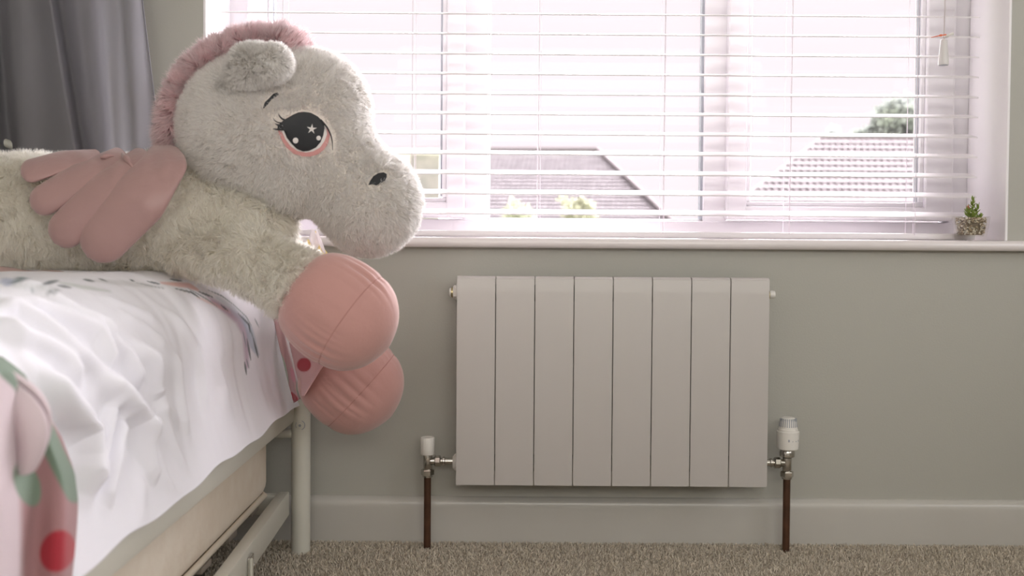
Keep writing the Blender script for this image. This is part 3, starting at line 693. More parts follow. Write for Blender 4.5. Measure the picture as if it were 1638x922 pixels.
me = mesh_from((P3 - np.array(can.location)).reshape(-1, 3), grid_faces(nu, nv)); link('drape', me, M_canopy, can, True)
hp = [P3[-1, j] - np.array(can.location) for j in range(0, nv, 2)]
B().tube(hp, 0.0016, 6).build('hem', M_canopy, can, 'all')

# ------------------------------------------------------------------ plush pony
pony = empty('plush_pony', tuple(D(150, 440, 1.72)), 'huge white plush pony with pink mane, wing and hooves lying on the bed', 'plush toy')
PL = np.array(pony.location)
def round_cone(Pn, a, b_, ra, rb, ky=1.0):
    a, b_ = np.array(a), np.array(b_); s = np.array([1, 1/ky, 1]); q = (Pn - a)*s; ab = (b_-a)*s
    t = np.clip((q @ ab)/(ab @ ab + 1e-12), 0, 1); return np.linalg.norm(q - t[..., None]*ab, axis=-1) - (ra + (rb-ra)*t)
def smin(a, b_, k): h = np.clip(0.5+0.5*(b_-a)/k, 0, 1); return b_*(1-h) + a*h - k*h*(1-h)
def surface_nets(f, org, h):
    s = f < 0; sh = tuple(n-1 for n in f.shape); acc = np.zeros(sh+(3,)); cnt = np.zeros(sh)
    cs = [(i, j, k) for i in (0, 1) for j in (0, 1) for k in (0, 1)]
    sl = lambda c: tuple(slice(c[a], c[a]+sh[a]) for a in range(3))
    for ca in cs:
        for ax in range(3):
            if ca[ax]: continue
            cb = list(ca); cb[ax] = 1; cb = tuple(cb); fa, fb = f[sl(ca)], f[sl(cb)]; m = (fa < 0) != (fb < 0)
            t = np.where(m, fa/np.where(m, fa-fb, 1), 0); p = np.zeros(sh+(3,))
            for a in range(3): p[..., a] = ca[a]
            p[..., ax] += t; acc += p*m[..., None]; cnt += m
    act = cnt > 0; idx = -np.ones(sh, int); idx[act] = np.arange(act.sum()); ijk = np.argwhere(act)
    Vv = (ijk + acc[act]/cnt[act][:, None])*h + org; F = []
    for ax in range(3):
        o1, o2 = (ax+1) % 3, (ax+2) % 3
        e = np.argwhere(np.take(s, range(0, f.shape[ax]-1), ax) != np.take(s, range(1, f.shape[ax]), ax))
        e = e[(e[:, o1] > 0) & (e[:, o2] > 0) & (e[:, o1] < sh[o1]) & (e[:, o2] < sh[o2])]
        sg = s[tuple(e.T)]
        def cid(a, b_): c = e.copy(); c[:, o1] -= a; c[:, o2] -= b_; return idx[tuple(c.T)]
        q = np.stack([cid(1, 1), cid(0, 1), cid(0, 0), cid(1, 0)], -1); q[~sg] = q[~sg][:, ::-1]; F.append(q)
    return Vv, np.vstack(F)
def blobs(spec, k, h=0.0065, ky=0.9, pad=0.03):
    """spec: (px,py,d,rpx, px2,py2,d2,rpx2[,ky])"""
    prim = []
    for s in spec:
        a = np.array(D(*s[:3])); ra = r_at(s[3], s[2]); b_ = np.array(D(*s[4:7])); rb = r_at(s[7], s[6]); prim.append((a, b_, ra, rb, s[8] if len(s) > 8 else ky))
    lo = np.min([np.minimum(a-ra*1.1, b_-rb*1.1) for a, b_, ra, rb, _ in prim], 0) - pad; hi = np.max([np.maximum(a+ra*1.1, b_+rb*1.1) for a, b_, ra, rb, _ in prim], 0) + pad
    n = np.ceil((hi-lo)/h).astype(int)+1; g = np.stack(np.meshgrid(*[lo[i]+h*np.arange(n[i]) for i in range(3)], indexing='ij'), -1)
    f = None
    for p in prim: d = round_cone(g, *p); f = d if f is None else smin(f, d, k)
    return surface_nets(f, lo, h)
FW = 14  # px the fur adds around the core
HEAD = [(404, 204, 1.72, 112, 432, 200, 1.72, 121), (432, 200, 1.72, 112, 494, 178, 1.72, 92), (400, 230, 1.72, 100, 462, 262, 1.72, 82), (505, 230, 1.72, 82, 560, 296, 1.72, 70, 0.95), (584, 318, 1.72, 75, 592, 324, 1.72, 76, 1.05), (568, 310, 1.72, 62, 590, 330, 1.72, 68, 1.05)]
hV, hF = blobs(HEAD, 0.016)
BODY = [(-150, 352, 1.74, 88, 60, 346, 1.72, 87, 1.38), (60, 346, 1.72, 87, 270, 344, 1.72, 80, 1.3), (270, 330, 1.72, 80, 395, 350, 1.72, 56, 1.3), (395, 350, 1.72, 56, 438, 366, 1.72, 30, 1.3),
        (300, 402, 1.66, 32, 400, 416, 1.61, 43, 1.0), (400, 416, 1.61, 43, 476, 457, 1.58, 50, 1.0),
        (400, 400, 1.80, 46, 480, 450, 1.84, 42, 1.0), (480, 450, 1.84, 42, 545, 570, 1.87, 40, 1.0)]
bV, bF = blobs(BODY, 0.014)
EAR = [(362, 132, 1.625, 15, 402, 106, 1.60, 31, 0.75), (402, 106, 1.60, 31, 437, 101, 1.585, 27, 0.75)]
eV, eF = blobs(EAR, 0.01, 0.004)
EAR2 = [(372, 122, 1.805, 16, 405, 108, 1.83, 26, 0.7), (405, 108, 1.83, 26, 430, 112, 1.84, 22, 0.7)]
e2V, e2F = blobs(EAR2, 0.01, 0.005)
def vnormals(V, F):
    N = np.zeros_like(V); a, b_, c, d = V[F[:, 0]], V[F[:, 1]], V[F[:, 2]], V[F[:, 3]]; fn = np.cross(c-a, d-b_)
    for k in range(4): np.add.at(N, F[:, k], fn)
    return N/(np.linalg.norm(N, axis=1)[:, None]+1e-12)
head_bvh = BVHTree.FromPolygons(hV.tolist(), hF.tolist())
cen = hV.mean(0); hN = vnormals(hV, hF)
def fixn(V, N): return N if (np.einsum('ij,ij->i', V-V.mean(0), N).mean() > 0) else -N
def clump(p, cell, seed):
    w_ = p + 0.4*cell*np.stack([snoise(p, 2.2/cell, 3, 4), snoise(p, 2.2/cell, 11, 4), snoise(p, 2.2/cell, 19, 4)], -1)
    c = np.floor(w_/cell).astype(np.int64); hsh = (c[:, 0]*73856093) ^ (c[:, 1]*19349663) ^ (c[:, 2]*83492791) ^ seed
    hsh &= 0xffffff; rr = np.stack([(hsh*k_ % 10007)/10007.0 - 0.5 for k_ in (7919, 6271, 3571)], -1); return rr
def fur_mesh(V, F, n, L, comb, wid, colf, mask=None, cell=0.010, clumpk=0.9, lift=0.6, seed=1, core_col=(0.88, 0.86, 0.81), jit=0.35, tipw=0.0):
    """core surface plus n curved tapering blades as one mesh with soft normals"""
    N = fixn(V, vnormals(V, F)); T = np.vstack([F[:, [0, 1, 2]], F[:, [0, 2, 3]]])
    a, b_, c = V[T[:, 0]], V[T[:, 1]], V[T[:, 2]]; ar = np.linalg.norm(np.cross(b_-a, c-a), axis=1)
    vis = N[T].mean(1)[:, 1]; ar = ar*np.where(vis > 0.45, 0.3, 1.0)
    t = RNG.choice(len(T), n, p=ar/ar.sum()); r1, r2 = np.sqrt(RNG.random(n)), RNG.random(n); w_ = np.stack([1-r1, r1*(1-r2), r1*r2], -1)[..., None]
    p = (V[T[t]]*w_).sum(1); nn = (N[T[t]]*w_).sum(1); nn /= np.linalg.norm(nn, axis=1)[:, None]
    ln = np.full(n, L)*RNG.uniform(0.7, 1.15, n)
    if mask is not None:
        k = mask(p); keep = k > 0.05; p, nn, ln, k = p[keep], nn[keep], ln[keep], k[keep]; ln = ln*k; n = len(p)
    cb = comb(p) if callable(comb) else np.tile(np.array(comb, float), (n, 1)); cb = cb - nn*np.einsum('ij,ij->i', cb, nn)[:, None]
    rr = clump(p, cell, seed); rr2 = clump(p+5, cell*2.3, seed+9)
    d = nn*lift + cb + rr*clumpk*1.4 + rr2*clumpk + RNG.normal(size=(n, 3))*jit*0.5; dn = np.einsum('ij,ij->i', d, nn); d += nn*np.clip(0.25-dn, 0, 1)[:, None]
    d /= np.linalg.norm(d, axis=1)[:, None]
    sd = np.cross(d, RNG.normal(size=(n, 3))); vd = CP - p; vd /= np.linalg.norm(vd, axis=1)[:, None]
    sd = np.cross(d, nn + RNG.normal(size=(n, 3))*0.6); sd /= np.linalg.norm(sd, axis=1)[:, None]+1e-9
    st = nn*0.75 + d*0.6; st /= np.linalg.norm(st, axis=1)[:, None]; wd = wid*RNG.uniform(0.6, 1.2, n)[:, None]; l = ln[:, None]
    m = p + st*l*0.45; e = m + d*l*0.6
    Q = np.stack([p - sd*wd*0.5, p + sd*wd*0.5, m - sd*wd*0.5, m + sd*wd*0.5, e], 1)
    i0 = np.arange(n)[:, None]*5; TF = np.concatenate([i0+[0, 1, 3], i0+[0, 3, 2], i0+[2, 3, 4]], 0)
    cc = colf(p, nn, rr); bright = RNG.uniform(0.9, 1.08, n)[:, None]
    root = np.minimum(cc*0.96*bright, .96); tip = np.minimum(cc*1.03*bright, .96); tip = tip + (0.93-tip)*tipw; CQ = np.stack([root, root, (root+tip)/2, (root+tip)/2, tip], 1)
    sn = nn*0.75 + d*0.25; sn /= np.linalg.norm(sn, axis=1)[:, None]
    NQ = np.repeat(sn[:, None], 5, 1)
    flip = np.einsum('ij,ij->i', np.cross(Q[:, 1]-Q[:, 0], Q[:, 4]-Q[:, 0]), sn) < 0
    TF = np.where(np.tile(flip, 3)[:, None], TF[:, ::-1], TF)
    AV = np.vstack([V, Q.reshape(-1, 3)]); AF = np.vstack([T, TF+len(V)]); AC = np.vstack([np.tile(core_col, (len(V), 1)), CQ.reshape(-1, 3)]); AN = np.vstack([N, NQ.reshape(-1, 3)])
    # orientation of the core
    if np.einsum('ij,ij->i', np.cross(b_-a, c-a), N[T].mean(1)).mean() < 0: AF[:len(T)] = AF[:len(T), ::-1]
    me = mesh_from(AV - PL, AF); set_cols(me, AC); me.polygons.foreach_set('use_smooth', np.ones(len(me.polygons), bool)); return me
WHITE = np.array([0.90, 0.885, 0.87])
def eye_mask(p):
    px, py, z = proj(p); k = np.ones(len(p)); near = p[:, 1] < PL[1] + 0.02
    d1 = np.sqrt(((px-488)/38)**2 + ((py-211)/35.5)**2); k = np.where(near & (d1 < 0.98), 0, np.where(near & (d1 < 1.1), 0.45, k))
    d, t = seg_dist(px, py, [(438, 200), (440, 192), (450, 184)]); k = np.where(near & (d < 8), 0.3, k)
    d, t = seg_dist(px, py, [(520, 195), (531, 215), (532, 238)]); k = np.where(near & (d < 5), 0.2, k)
    d, t = seg_dist(px, py, [(594, 293), (604, 286), (614, 281)]); k = np.where(near & (d < 8), 0.12, k)
    d, t = seg_dist(px, py, [(423, 170), (432, 160), (443, 151)]); k = np.where(near & (d < 5), 0.12, k)
    return k
def head_comb(p):
    px, py, z = proj(p); muz = np.clip((px-520)/60, 0, 1)[:, None]
    c = np.stack([(px-455)/140, -0.2+0*px, -(py-215)/140-0.3], -1); return (c*(1-muz) + np.array([0.25, -0.2, -0.75])*muz)*0.55
pinkish = lambda p, nn, rr: WHITE*np.array([1, 1, 1])
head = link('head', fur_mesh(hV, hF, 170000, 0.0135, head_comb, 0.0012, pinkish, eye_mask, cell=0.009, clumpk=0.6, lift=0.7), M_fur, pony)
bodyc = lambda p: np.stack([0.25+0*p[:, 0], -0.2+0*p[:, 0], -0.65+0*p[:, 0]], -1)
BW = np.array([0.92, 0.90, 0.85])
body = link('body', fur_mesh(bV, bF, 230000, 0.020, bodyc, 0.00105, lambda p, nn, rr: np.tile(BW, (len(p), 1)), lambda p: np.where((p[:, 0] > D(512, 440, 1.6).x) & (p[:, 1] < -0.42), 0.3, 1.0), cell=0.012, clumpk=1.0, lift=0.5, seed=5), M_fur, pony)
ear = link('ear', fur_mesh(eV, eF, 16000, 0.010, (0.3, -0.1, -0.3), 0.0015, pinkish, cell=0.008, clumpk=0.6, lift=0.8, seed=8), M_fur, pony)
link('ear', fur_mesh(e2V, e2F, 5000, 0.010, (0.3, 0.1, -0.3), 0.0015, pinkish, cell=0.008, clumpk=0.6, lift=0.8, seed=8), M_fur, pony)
# mane
MP = [(276, 238), (273, 205), (280, 170), (294, 138), (316, 110), (345, 88), (378, 74), (415, 66), (448, 66), (472, 76)]
MANE = []
for (a, b_) in zip(MP, MP[1:]): MANE.append((a[0]+8, a[1]+3, 1.72, 11, b_[0]+8 if b_[0] < 400 else b_[0], b_[1]+3, 1.72, 11, 3.2))
mV, mF = blobs(MANE, 0.006, 0.005)
hc = np.array(D(430, 210, 1.72))
def mcomb(p):
    r = p - hc; r[:, 1] *= 0.2; r /= np.linalg.norm(r, axis=1)[:, None]; tg = np.stack([r[:, 2], 0*r[:, 0], -r[:, 0]], -1)
    px, py, z = proj(p); k = np.clip((px-330)/120, -0.6, 1)[:, None]; return r*0.9 + tg*(0.35*k) + np.array([0, 0, -0.1])
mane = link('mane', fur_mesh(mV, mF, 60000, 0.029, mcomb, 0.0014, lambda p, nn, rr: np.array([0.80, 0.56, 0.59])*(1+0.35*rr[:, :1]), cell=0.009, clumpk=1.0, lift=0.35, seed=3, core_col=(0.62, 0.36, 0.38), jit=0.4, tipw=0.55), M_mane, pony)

# embroidery, raised a little off the head
EYEOFF = 0.006
def on_head(px, py, off):
    v = np.array(D(px, py, 1.0)) - CP; v /= np.linalg.norm(v); hit = head_bvh.ray_cast(Vector(CP), Vector(v))
    if hit[0] is None: return None
    return np.array(hit[0]) - v*off
def radial_patch(name, poly, m, off, rings=6, parent=None, centre=None):
    poly = np.array(poly, float); c = np.array(centre) if centre is not None else poly.mean(0); V = [on_head(c[0], c[1], off)]; F = []; n = len(poly)
    for k in range(1, rings+1):
        for q in poly: s = c + (q-c)*k/rings; V.append(on_head(s[0], s[1], off if k < rings else off-0.001))
    for i in range(n): F.append((0, 1+i, 1+(i+1) % n))
    me = bpy.data.meshes.new(name)
    for k in range(rings-1):
        for i in range(n): a = 1+k*n+i; b_ = 1+k*n+(i+1) % n; F.append((a, a+n, b_+n, b_))
    me.from_pydata([tuple(np.array(v)-PL) for v in V], [], F); me.update(); return link(name, me, m, parent or pony, True)
def ribbon(name, pts, wds, m, off, parent=None):
    pts = np.array(pts, float); n = 5*(len(pts)-1)+1; ts = np.linspace(0, len(pts)-1, n); cx = np.interp(ts, range(len(pts)), pts[:, 0]); cy = np.interp(ts, range(len(pts)), pts[:, 1]); ww = np.interp(ts, range(len(pts)), wds)
    if len(pts) > 2:
        kk = np.array([.25, .5, .25])
        for _ in range(3): cx[1:-1] = np.convolve(cx, kk, 'valid'); cy[1:-1] = np.convolve(cy, kk, 'valid')
    tx_, ty_ = np.gradient(cx), np.gradient(cy); l = np.hypot(tx_, ty_); nx, ny = -ty_/l, tx_/l; V = []; F = []
    for i in range(n):
        for s in (-1, 0, 1): V.append(on_head(cx[i]+nx[i]*s*ww[i]/2, cy[i]+ny[i]*s*ww[i]/2, off if s == 0 else off-0.0006))
    for i in range(n-1):
        for s in (0, 1): a = i*3+s; F.append((a, a+1, a+4, a+3))
    me = bpy.data.meshes.new(name); me.from_pydata([tuple(np.array(v)-PL) for v in V], [], F); me.update(); return link(name, me, m, parent or pony, True)
z6 = lambda pts: [(400+x*0.2169, 130+y*0.2169) for x, y in pts]
circ = lambda cx, cy, rx, ry, n=40: [(cx+rx*math.cos(a), cy+ry*math.sin(a)) for a in np.linspace(0, 2*math.pi, n, endpoint=False)]
eye = radial_patch('eye', z6([(205,375),(215,330),(260,285),(320,245),(380,225),(440,232),(500,262),(550,305),(580,350),(590,400),(575,460),(545,505),(500,540),(440,557),(380,555),(320,535),(270,490),(235,440)]), M_eyepink, EYEOFF, 8)
eye['label'] = 'large embroidered eye with pink rim'
radial_patch('eye_white', z6([(225,350),(300,260),(400,235),(500,270),(560,330),(568,390),(550,440),(515,490),(465,518),(410,527),(350,515),(300,480),(262,430),(240,385)]), M_eyewhite, EYEOFF+0.0012, 8, eye)
radial_patch('pupil', z6([(200,360),(205,325),(250,285),(320,245),(355,230),(400,225),(450,233),(500,260),(545,305),(549,350),(540,400),(520,450),(485,490),(435,514),(390,518),(345,500),(305,460),(270,415),(250,365)]), M_black, EYEOFF+0.0030, 8, eye, centre=(488, 208))
star = []
for i in range(10):
    a = -math.pi/2 + 0.1 + i*math.pi/5; r = 8.6 if i % 2 == 0 else 2.9; star.append((498.6+r*math.cos(a), 206.5+r*math.sin(a)))
radial_patch('star_glint', star, M_eyewhite, EYEOFF+0.0042, 2, eye)
radial_patch('round_glint', circ(472.8, 225, 4.5, 4.7, 20), M_eyewhite, EYEOFF+0.0042, 2, eye)
radial_patch('round_glint', circ(509.7, 221, 3.7, 3.8, 20), M_eyewhite, EYEOFF+0.0042, 2, eye)
ribbon('eyelid_line', z6([(520,285),(570,340),(597,400),(607,450),(609,508)]), [3.4, 2.6, 2.0, 1.6, 0.8], M_black, EYEOFF+0.0045, eye)
for pts, wds in ((z6([(260,290),(232,275),(215,255),(208,235)]), [4, 2.6, 1.8, .6]), (z6([(240,310),(205,305),(180,290),(170,270)]), [3, 1.8, 1.4, .6]), (z6([(235,330),(200,322),(185,312)]), [5, 3, .8]), (z6([(240,350),(205,357),(168,352)]), [5, 3, .8])): ribbon('eyelash', pts, wds, M_black, EYEOFF+0.0045, eye)
ribbon('eyebrow', z6([(98,200),(118,165),(150,130),(180,105),(207,90)]), [1.5, 6, 4.5, 7, 4], M_black, 0.0085)
radial_patch('nostril', z6([(872,768),(885,735),(910,700),(945,678),(985,672),(1008,685),(1008,712),(990,740),(960,755),(930,770),(900,760)]), M_black, 0.008, 4)

# hooves: stuffed velvet, side gathered into a flatter sole
def hoof(pa, pb, dC, R1, L, flat=0.9, seed=0):
    """pa wrist pixel, pb sole-centre pixel"""
    a = np.array(D(*pa)); b_ = np.array(D(*pb)); ax = b_-a; Ln = np.linalg.norm(ax); ax /= Ln; s1 = np.cross(ax, [0, 1, 0]); s1 /= np.linalg.norm(s1); s2 = np.cross(ax, s1)
    nt, na = 60, 180; V = []
    ang = np.linspace(0, 2*np.pi, na, endpoint=False)
    kt = [0, .04, .10, .25, .42, .58, .70, .80, .90, .97, 1.0]; kr = [.40, .66, .80, .95, 1.0, .985, .93, .83, .62, .35, 0.001]
    ts = 1-(1-np.linspace(0, 1, nt))**1.35
    rs_ = np.interp(ts, kt, kr); kk_ = np.array([.25, .5, .25])
    for _ in range(10): rs_[1:-1] = np.convolve(rs_, kk_, 'valid')
    for t, r in zip(ts, rs_*R1):
        seamk = math.exp(-((t-0.60)/0.035)**2); g = math.exp(-((t-0.52)/0.20)**2)
        pleat = np.sin(ang*13 + 1.5*np.sin(ang*3+seed))*0.35 + np.sin(ang*29 + seed + 2*np.sin(ang*2))*0.30 + np.sin(ang*19+2)*0.3
        pl = np.abs(np.sin(ang*8 + 2.2*np.sin(ang*3+seed) + 1.2*(t-0.5)))**0.45*0.6 + np.abs(np.sin(ang*13.0 + 1.7 + 1.8*np.sin(ang*2+seed)))**0.5*0.5 - 0.8
        wv_ = 0.55 + 0.45*np.sin(ang*3+seed+0.8)
        rad_ = r*(1 - 0.018*seamk) + R1*0.085*g*pl*wv_ + R1*0.006*g*pleat + R1*0.02*np.sin(ang*5+seed)*math.exp(-(t/0.2)**2)
        rad_ = rad_ if t < 0.999 else rad_*0
        V.append(a + ax*Ln*t + np.outer(np.cos(ang)*rad_, s1) + np.outer(np.sin(ang)*rad_*flat, s2))
    V = np.array(V).reshape(-1, 3); me = mesh_from(V-PL, grid_faces(nt, na, True)); ho = link('hoof', me, M_velvet, pony, True)
    ring = V.reshape(nt, na, 3)[int(np.argmin(np.abs(ts-0.60)))]; B().tube([Vector(q - PL) for q in np.vstack([ring[::2], ring[:1]])], 0.0007, 5).build('seam', M_seam, ho, 'all')
    return ho
hf1 = hoof((473, 450, 1.575), (622, 556, 1.56), 1.57, r_at(88, 1.57), 0.2)
hoof((505, 560, 1.86), (625, 668, 1.87), 1.86, r_at(80, 1.86), 0.2, seed=2.2)

# wing: four stuffed satin lobes
def body_d(py): return 1.72 - 0.135*np.sqrt(np.clip(1-((np.minimum(py, 340)-340)/108.0)**2, 0, 1)) - 0.022
def lobe(pts, rs, puff, lift, nt=64, na=56):
    """pillow shape along a pixel polyline"""
    pts = np.array(pts, float); k = np.linspace(0, len(pts)-1, nt); cx = np.interp(k, range(len(pts)), pts[:, 0]); cy = np.interp(k, range(len(pts)), pts[:, 1])
    kk = np.array([.25, .5, .25])
    for _ in range(12): cx[1:-1] = np.convolve(cx, kk, 'valid'); cy[1:-1] = np.convolve(cy, kk, 'valid')
    rr = np.interp(k, range(len(pts)), rs); s = np.linspace(0, 1, nt); Ls = np.hypot(np.diff(cx), np.diff(cy)).sum()
    # round both ends
    e0, e1 = rs[0]/Ls, rs[-1]/Ls; rr = rr*np.sqrt(np.clip(1-(np.clip(e0*0.9-s, 0, 1)/(e0*0.9))**2, 0, 1))*np.sqrt(np.clip(1-(np.clip(s-(1-e1*0.95), 0, 1)/(e1*0.95))**2, 0, 1))
    tx_, ty_ = np.gradient(cx), np.gradient(cy); l = np.hypot(tx_, ty_); nx, ny = -ty_/l, tx_/l; ang = np.linspace(0, 2*np.pi, na, endpoint=False)
    ca, sa = np.cos(ang), np.sin(ang); X_ = cx[:, None] + nx[:, None]*rr[:, None]*ca; Y_ = cy[:, None] + ny[:, None]*rr[:, None]*ca
    dep_ = body_d(Y_) - lift - puff*(rr[:, None]/max(rs))*np.sign(sa)*np.abs(sa)**0.8
    w_ = snoise(np.stack([X_, Y_, 0*X_], -1), 0.16, 4, 6)*0.004*np.exp(-((s[:, None])/0.4)**2)*(sa > 0)
    return Pv(X_, Y_, dep_-w_)
LOB = [([(162,250),(100,258),(33,279)], [12, 17, 20], .012, .0), ([(202,246),(130,285),(50,333)], [16, 26, 25], .014, .003), ([(237,244),(165,305),(86,389)], [17, 31, 31], .016, .007), ([(284,236),(222,318),(140,412)], [30, 47, 37], .02, .012)]
Vs, Fs, nb = [], [], 0
for pts, rs, pf, lf in LOB:
    q = lobe(pts, rs, pf, lf); f = grid_faces(q.shape[0], q.shape[1], True); Vs.append(q.reshape(-1, 3)); Fs.append(f+nb); nb += q.shape[0]*q.shape[1]
me = mesh_from(np.vstack(Vs)-PL, np.vstack(Fs)); wing = link('wing', me, M_satin, pony, True); wing['label'] = 'pink satin wing of four padded lobes'
for pts in ([(196,246),(202,254),(213,268)], [(160,252),(170,250),(182,249)]):
    B().tube([Vector(np.array(Pv(x, y, body_d(np.array(y))-0.019))-PL) for x, y in pts], [0.002, 0.0055, 0.0012], 10).build('pucker', M_satin, wing, 'all')

# ------------------------------------------------------------------ flower behind the chin
fq = P(503, 392, -0.16); fl = empty('fabric_flower', tuple(fq), 'white and yellow petals poking up behind the pony chin', 'flower')
def petal(name, base, tip, wd, m, bend=0.01):
    a, c = np.array(P(*base, -0.16))-np.array(fq), np.array(P(*tip, -0.16))-np.array(fq); d = c-a; L_ = np.linalg.norm(d); d /= L_; s = np.array([-d[2], 0, d[0]]); n, mm = 12, 7; V = []; 
    for i in range(n):
        t = i/(n-1); ww = wd*(math.sin(math.pi*min(0.98, 0.12+0.88*t))**0.8)
        for j in range(mm): u_ = (j/(mm-1)-0.5)*2; V.append(a + d*L_*t + s*ww*u_ + np.array([0, -bend*math.sin(math.pi*t) + 0.3*ww*u_*u_, 0]))
    me = mesh_from(V, grid_faces(n, mm)); o = link(name, me, m, fl, True); sm = o.modifiers.new('thickness', 'SOLIDIFY'); sm.thickness = 0.0008; return o
petal('petal', (506, 398), (500, 367), 0.0085, M_petal); petal('petal', (508, 402), (517, 399), 0.007, M_yellow, 0.004); petal('petal', (512, 408), (505, 370), 0.0055, M_yellow, 0.0)
petal('petal', (520, 405), (506, 366), 0.0035, M_petal, 0.012); petal('petal', (538, 430), (532, 407), 0.009, M_yellow, 0.006); petal('petal', (500, 392), (492, 384), 0.004, M_yellow, 0.006); petal('petal', (520, 425), (507, 392), 0.012, M_yellow, -0.004)

# ------------------------------------------------------------------ carpet pile
n = 110000; px_ = RNG.uniform(-1.1, 1.5, n); py_ = -0.0185 - 0.55*RNG.random(n)**1.2; p = np.stack([px_, py_, 0*px_], -1)
L = 0.006*RNG.uniform(.6, 1.3, n); d = RNG.normal(size=(n, 3))*0.5; d[:, 2] = 1; d /= np.linalg.norm(d, axis=1)[:, None]; s = np.cross(d, RNG.normal(size=(n, 3))); s /= np.linalg.norm(s, axis=1)[:, None]; wv = 0.0009
Q = np.stack([p-s*wv, p+s*wv, p+d*L[:, None]+s*wv*.7, p+d*L[:, None]-s*wv*.7], 1); c = np.array([0.62, 0.56, 0.47])*RNG.uniform(0.75, 1.2, n)[:, None]
me = mesh_from(Q.reshape(-1, 3), np.arange(4*n).reshape(-1, 4)); set_cols(me, np.repeat(c, 4, 0)); cp = link('carpet_pile', me, M_pile); tag(cp, 'short beige cut pile of the fitted carpet', 'carpet', kind='stuff')

# ------------------------------------------------------------------ outside
S('ground', B().box(-40, 40, 2, 80, -3.1, -3.0), M_ground)
def roof(name, label, ridgeL, ridgeR, eaveL, eaveR, Yr, Ye, rows, tpx, cols0, wallcol=True, slant=0.0):
    a, b_, c, d = [np.array(P(*q, Yr)) for q in (ridgeL, ridgeR)] + [np.array(P(*q, Ye)) for q in (eaveR, eaveL)]
    root = empty(name, (float(d[0]+c[0])/2, float(Ye)+1, -3.0), label, 'house', 'neighbouring houses outside the window'); RL = np.array(root.location)
    Vs, Cs = [], []
    for i in range(rows):
        t0, t1 = i/rows, (i+1.12)/rows
        for (tt, up0, up1) in ((0, 0.0, 0.05),):
            L0, R0 = a+(d-a)*t0, b_+(c-b_)*t0; L1, R1 = a+(d-a)*min(t1, 1.02), b_+(c-b_)*min(t1, 1.02)
            wtile = (P(100+tpx, 300, Yr)-P(100, 300, Yr)).length; x = min(L0[0], L1[0]); k = 0
            while x < max(R0[0], R1[0]):
                x2 = x+wtile
                cl = lambda xx, L_, R_: min(max(xx, L_[0]), R_[0])
                xa0, xb0, xa1, xb1 = cl(x, L0, R0), cl(x2, L0, R0), cl(x, L1, R1), cl(x2, L1, R1); xm0, xm1 = (xa0+xb0)/2, (xa1+xb1)/2
                if max(xb0-xa0, xb1-xa1) > wtile*0.05:
                    zc0, zc1, y0_, y1_ = L0[2], L1[2], L0[1], L1[1]; hgt = 0.13*wtile
                    Vs.append([(xa0, y0_, zc0), (xm0, y0_-hgt, zc0+hgt), (xb0, y0_, zc0), (xb1, y1_-0.03, zc1+0.018), (xm1, y1_-0.03-hgt, zc1+0.018+hgt), (xa1, y1_-0.03, zc1+0.018)]); cc = np.array(cols0)*random.uniform(0.88, 1.08); Cs += [cc]*6
                x = x2; k += 1
    V = np.array(Vs).reshape(-1, 3); n = len(Vs); i0 = np.arange(n)[:, None]*6; F = np.concatenate([i0+[0, 1, 4, 5], i0+[1, 2, 3, 4]], 0)
    me = mesh_from(V-RL, F); set_cols(me, np.array(Cs)); o = link('roof_tiles', me, M_tile1, root); o['kind'] = 'stuff'
    B().tube([a-RL+(0, 0, .03), b_-RL+(0, 0, .03), c-RL+(0, 0, .05)], 0.035, 8).tube([a-RL, d-RL], 0.03, 8).build('ridge_tiles', M_tile1, root)
    for oo in root.children:
        if oo.name.startswith('ridge'): set_cols(oo.data, np.tile(cols0, (len(oo.data.vertices), 1))*1.5)
    # underside and walls
    bk = np.array([0, 2*(Yr-Ye), 0])
    cR = np.array([b_[0]-0.5, c[1]+bk[1], c[2]]); dR = np.array([a[0]+0.5, d[1]+bk[1], d[2]])
    bb = B(); bb.face([a-RL, b_-RL, cR-RL, dR-RL]); bb.face([b_-RL, c-RL, cR-RL]); bb.face([a-RL, d-RL, dR-RL]); bb.face([a-RL+(0, .05, -.05), b_-RL+(0, .05, -.05), c-RL+(0, .05, -.05), d-RL+(0, .05, -.05)]); o2 = bb.build('rear_roof', M_roofp, root)
    B().box(a[0]-RL[0]+0.6, b_[0]-RL[0]-0.6, Ye-RL[1]+0.3, Ye+bk[1]-RL[1]-0.3, 0, d[2]+3.0-0.02).build('house_wall', M_render, root)
    return root
roof('neighbour_house', 'tiled hipped house roof seen through the middle window pane', (560, 240), (955, 240), (480, 372), (1092, 372), 18, 15, 22, 7.5, (0.33, 0.30, 0.315))
roof('neighbour_house', 'tiled hipped house roof seen through the right window pane', (1312, 222), (1560, 222), (1140, 355), (1700, 355), 17, 14, 14, 10, (0.33, 0.295, 0.305))
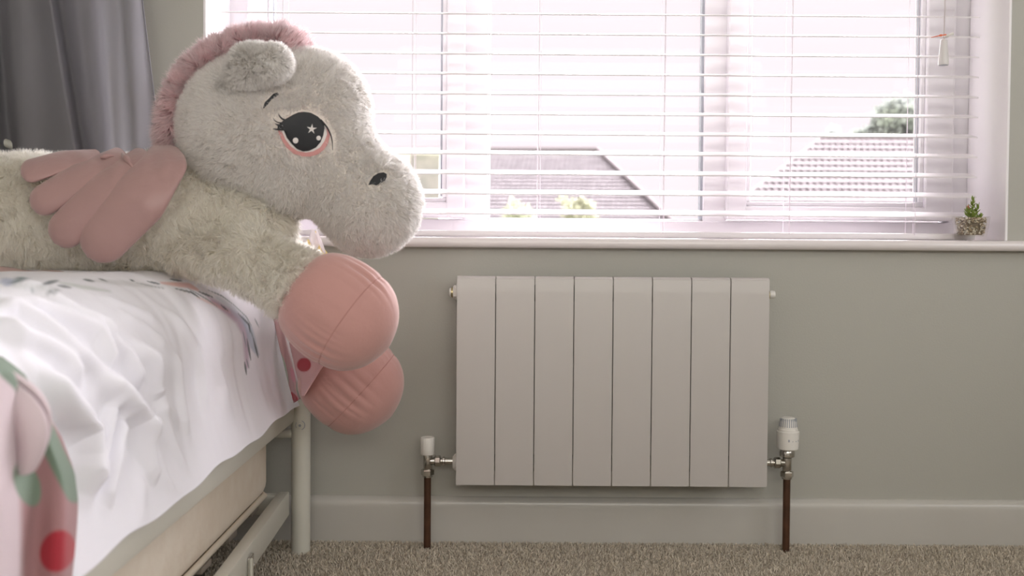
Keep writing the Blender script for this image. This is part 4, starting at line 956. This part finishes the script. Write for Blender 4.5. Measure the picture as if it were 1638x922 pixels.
def tree(name, label, cx, cy, rpx, Y, n, col, ls=0.12, trunk=True):
    c = np.array(P(cx, cy, Y)); r = rpx*(Y+2.12)/FPX; root = empty(name, (c[0], Y, -3.0), label, 'tree', None); RL = np.array(root.location)
    subs = [(c + RNG.normal(size=3)*r*0.42, r*RNG.uniform(.35, .6)) for _ in range(14)]; Vs = []
    for i in range(n):
        q, rr = subs[RNG.integers(0, 14)]; d = RNG.normal(size=3); d /= np.linalg.norm(d); p = q + d*rr*RNG.uniform(.75, 1.05); t = RNG.normal(size=3); t /= np.linalg.norm(t); s = np.cross(t, d+RNG.normal(size=3)*.5); s /= np.linalg.norm(s); l = ls*RNG.uniform(.6, 1.2)
        Vs.append([p, p+t*l*.5+s*l*.3, p+t*l, p+t*l*.5-s*l*.3])
    V = np.array(Vs).reshape(-1, 3); me = mesh_from(V-RL, np.arange(4*n).reshape(-1, 4)); set_cols(me, np.repeat(np.array(col)*RNG.uniform(.8, 1.15, n)[:, None], 4, 0)); o = link('foliage', me, M_leaf, root); o['kind'] = 'stuff'
    B().tube([(0, 0, 0), (0.1, 0, (c[2]+3)*.5), (0, 0, c[2]+3)], [r*.12, r*.1, r*.05], 8).build('trunk', M_bark, root, 'all')
tree('garden_tree', 'pale green tree above the roof in the right window pane', 1440, 205, 50, 26, 5000, (0.42, 0.46, 0.43), 0.22)
tree('garden_tree', 'small distant tree tip just left of the right roof ridge', 1332, 212, 9, 30, 300, (0.66, 0.68, 0.70), 0.12)
tree('garden_bush', 'larger yellow green shrub before the roof of the middle pane', 925, 342, 25, 9, 700, (0.55, 0.56, 0.42), 0.09)
tree('garden_bush', 'smaller yellow green shrub at left of the middle pane', 826, 342, 17, 9, 400, (0.52, 0.55, 0.42), 0.08)
hs = empty('brick_outbuilding', tuple(P(660, 372, 8.0)), 'pale brick outbuilding seen behind the pony muzzle, left pane', 'building'); hs.location.z = -3.0
zt_ = P(660, 248, 8.0).z
b = B(); b.box(-1.2, 0.27, 0, 1.5, 0, zt_+3-0.0); b.build('brick_wall', mat('pale_brick', (0.56, 0.53, 0.50), 0.9, noise=(6, (0.40, 0.40, 0.38), 0.9)), hs)
b = B(); b.box(-1.3, 0.33, -0.1, 1.6, zt_+3.0, zt_+3.06, 0.01); b.build('flat_roof', M_render, hs)
B().box(-0.18, -0.02, -0.06, 0.0, zt_+2.0, zt_+3.0, 0.01).build('white_post', M_render, hs)
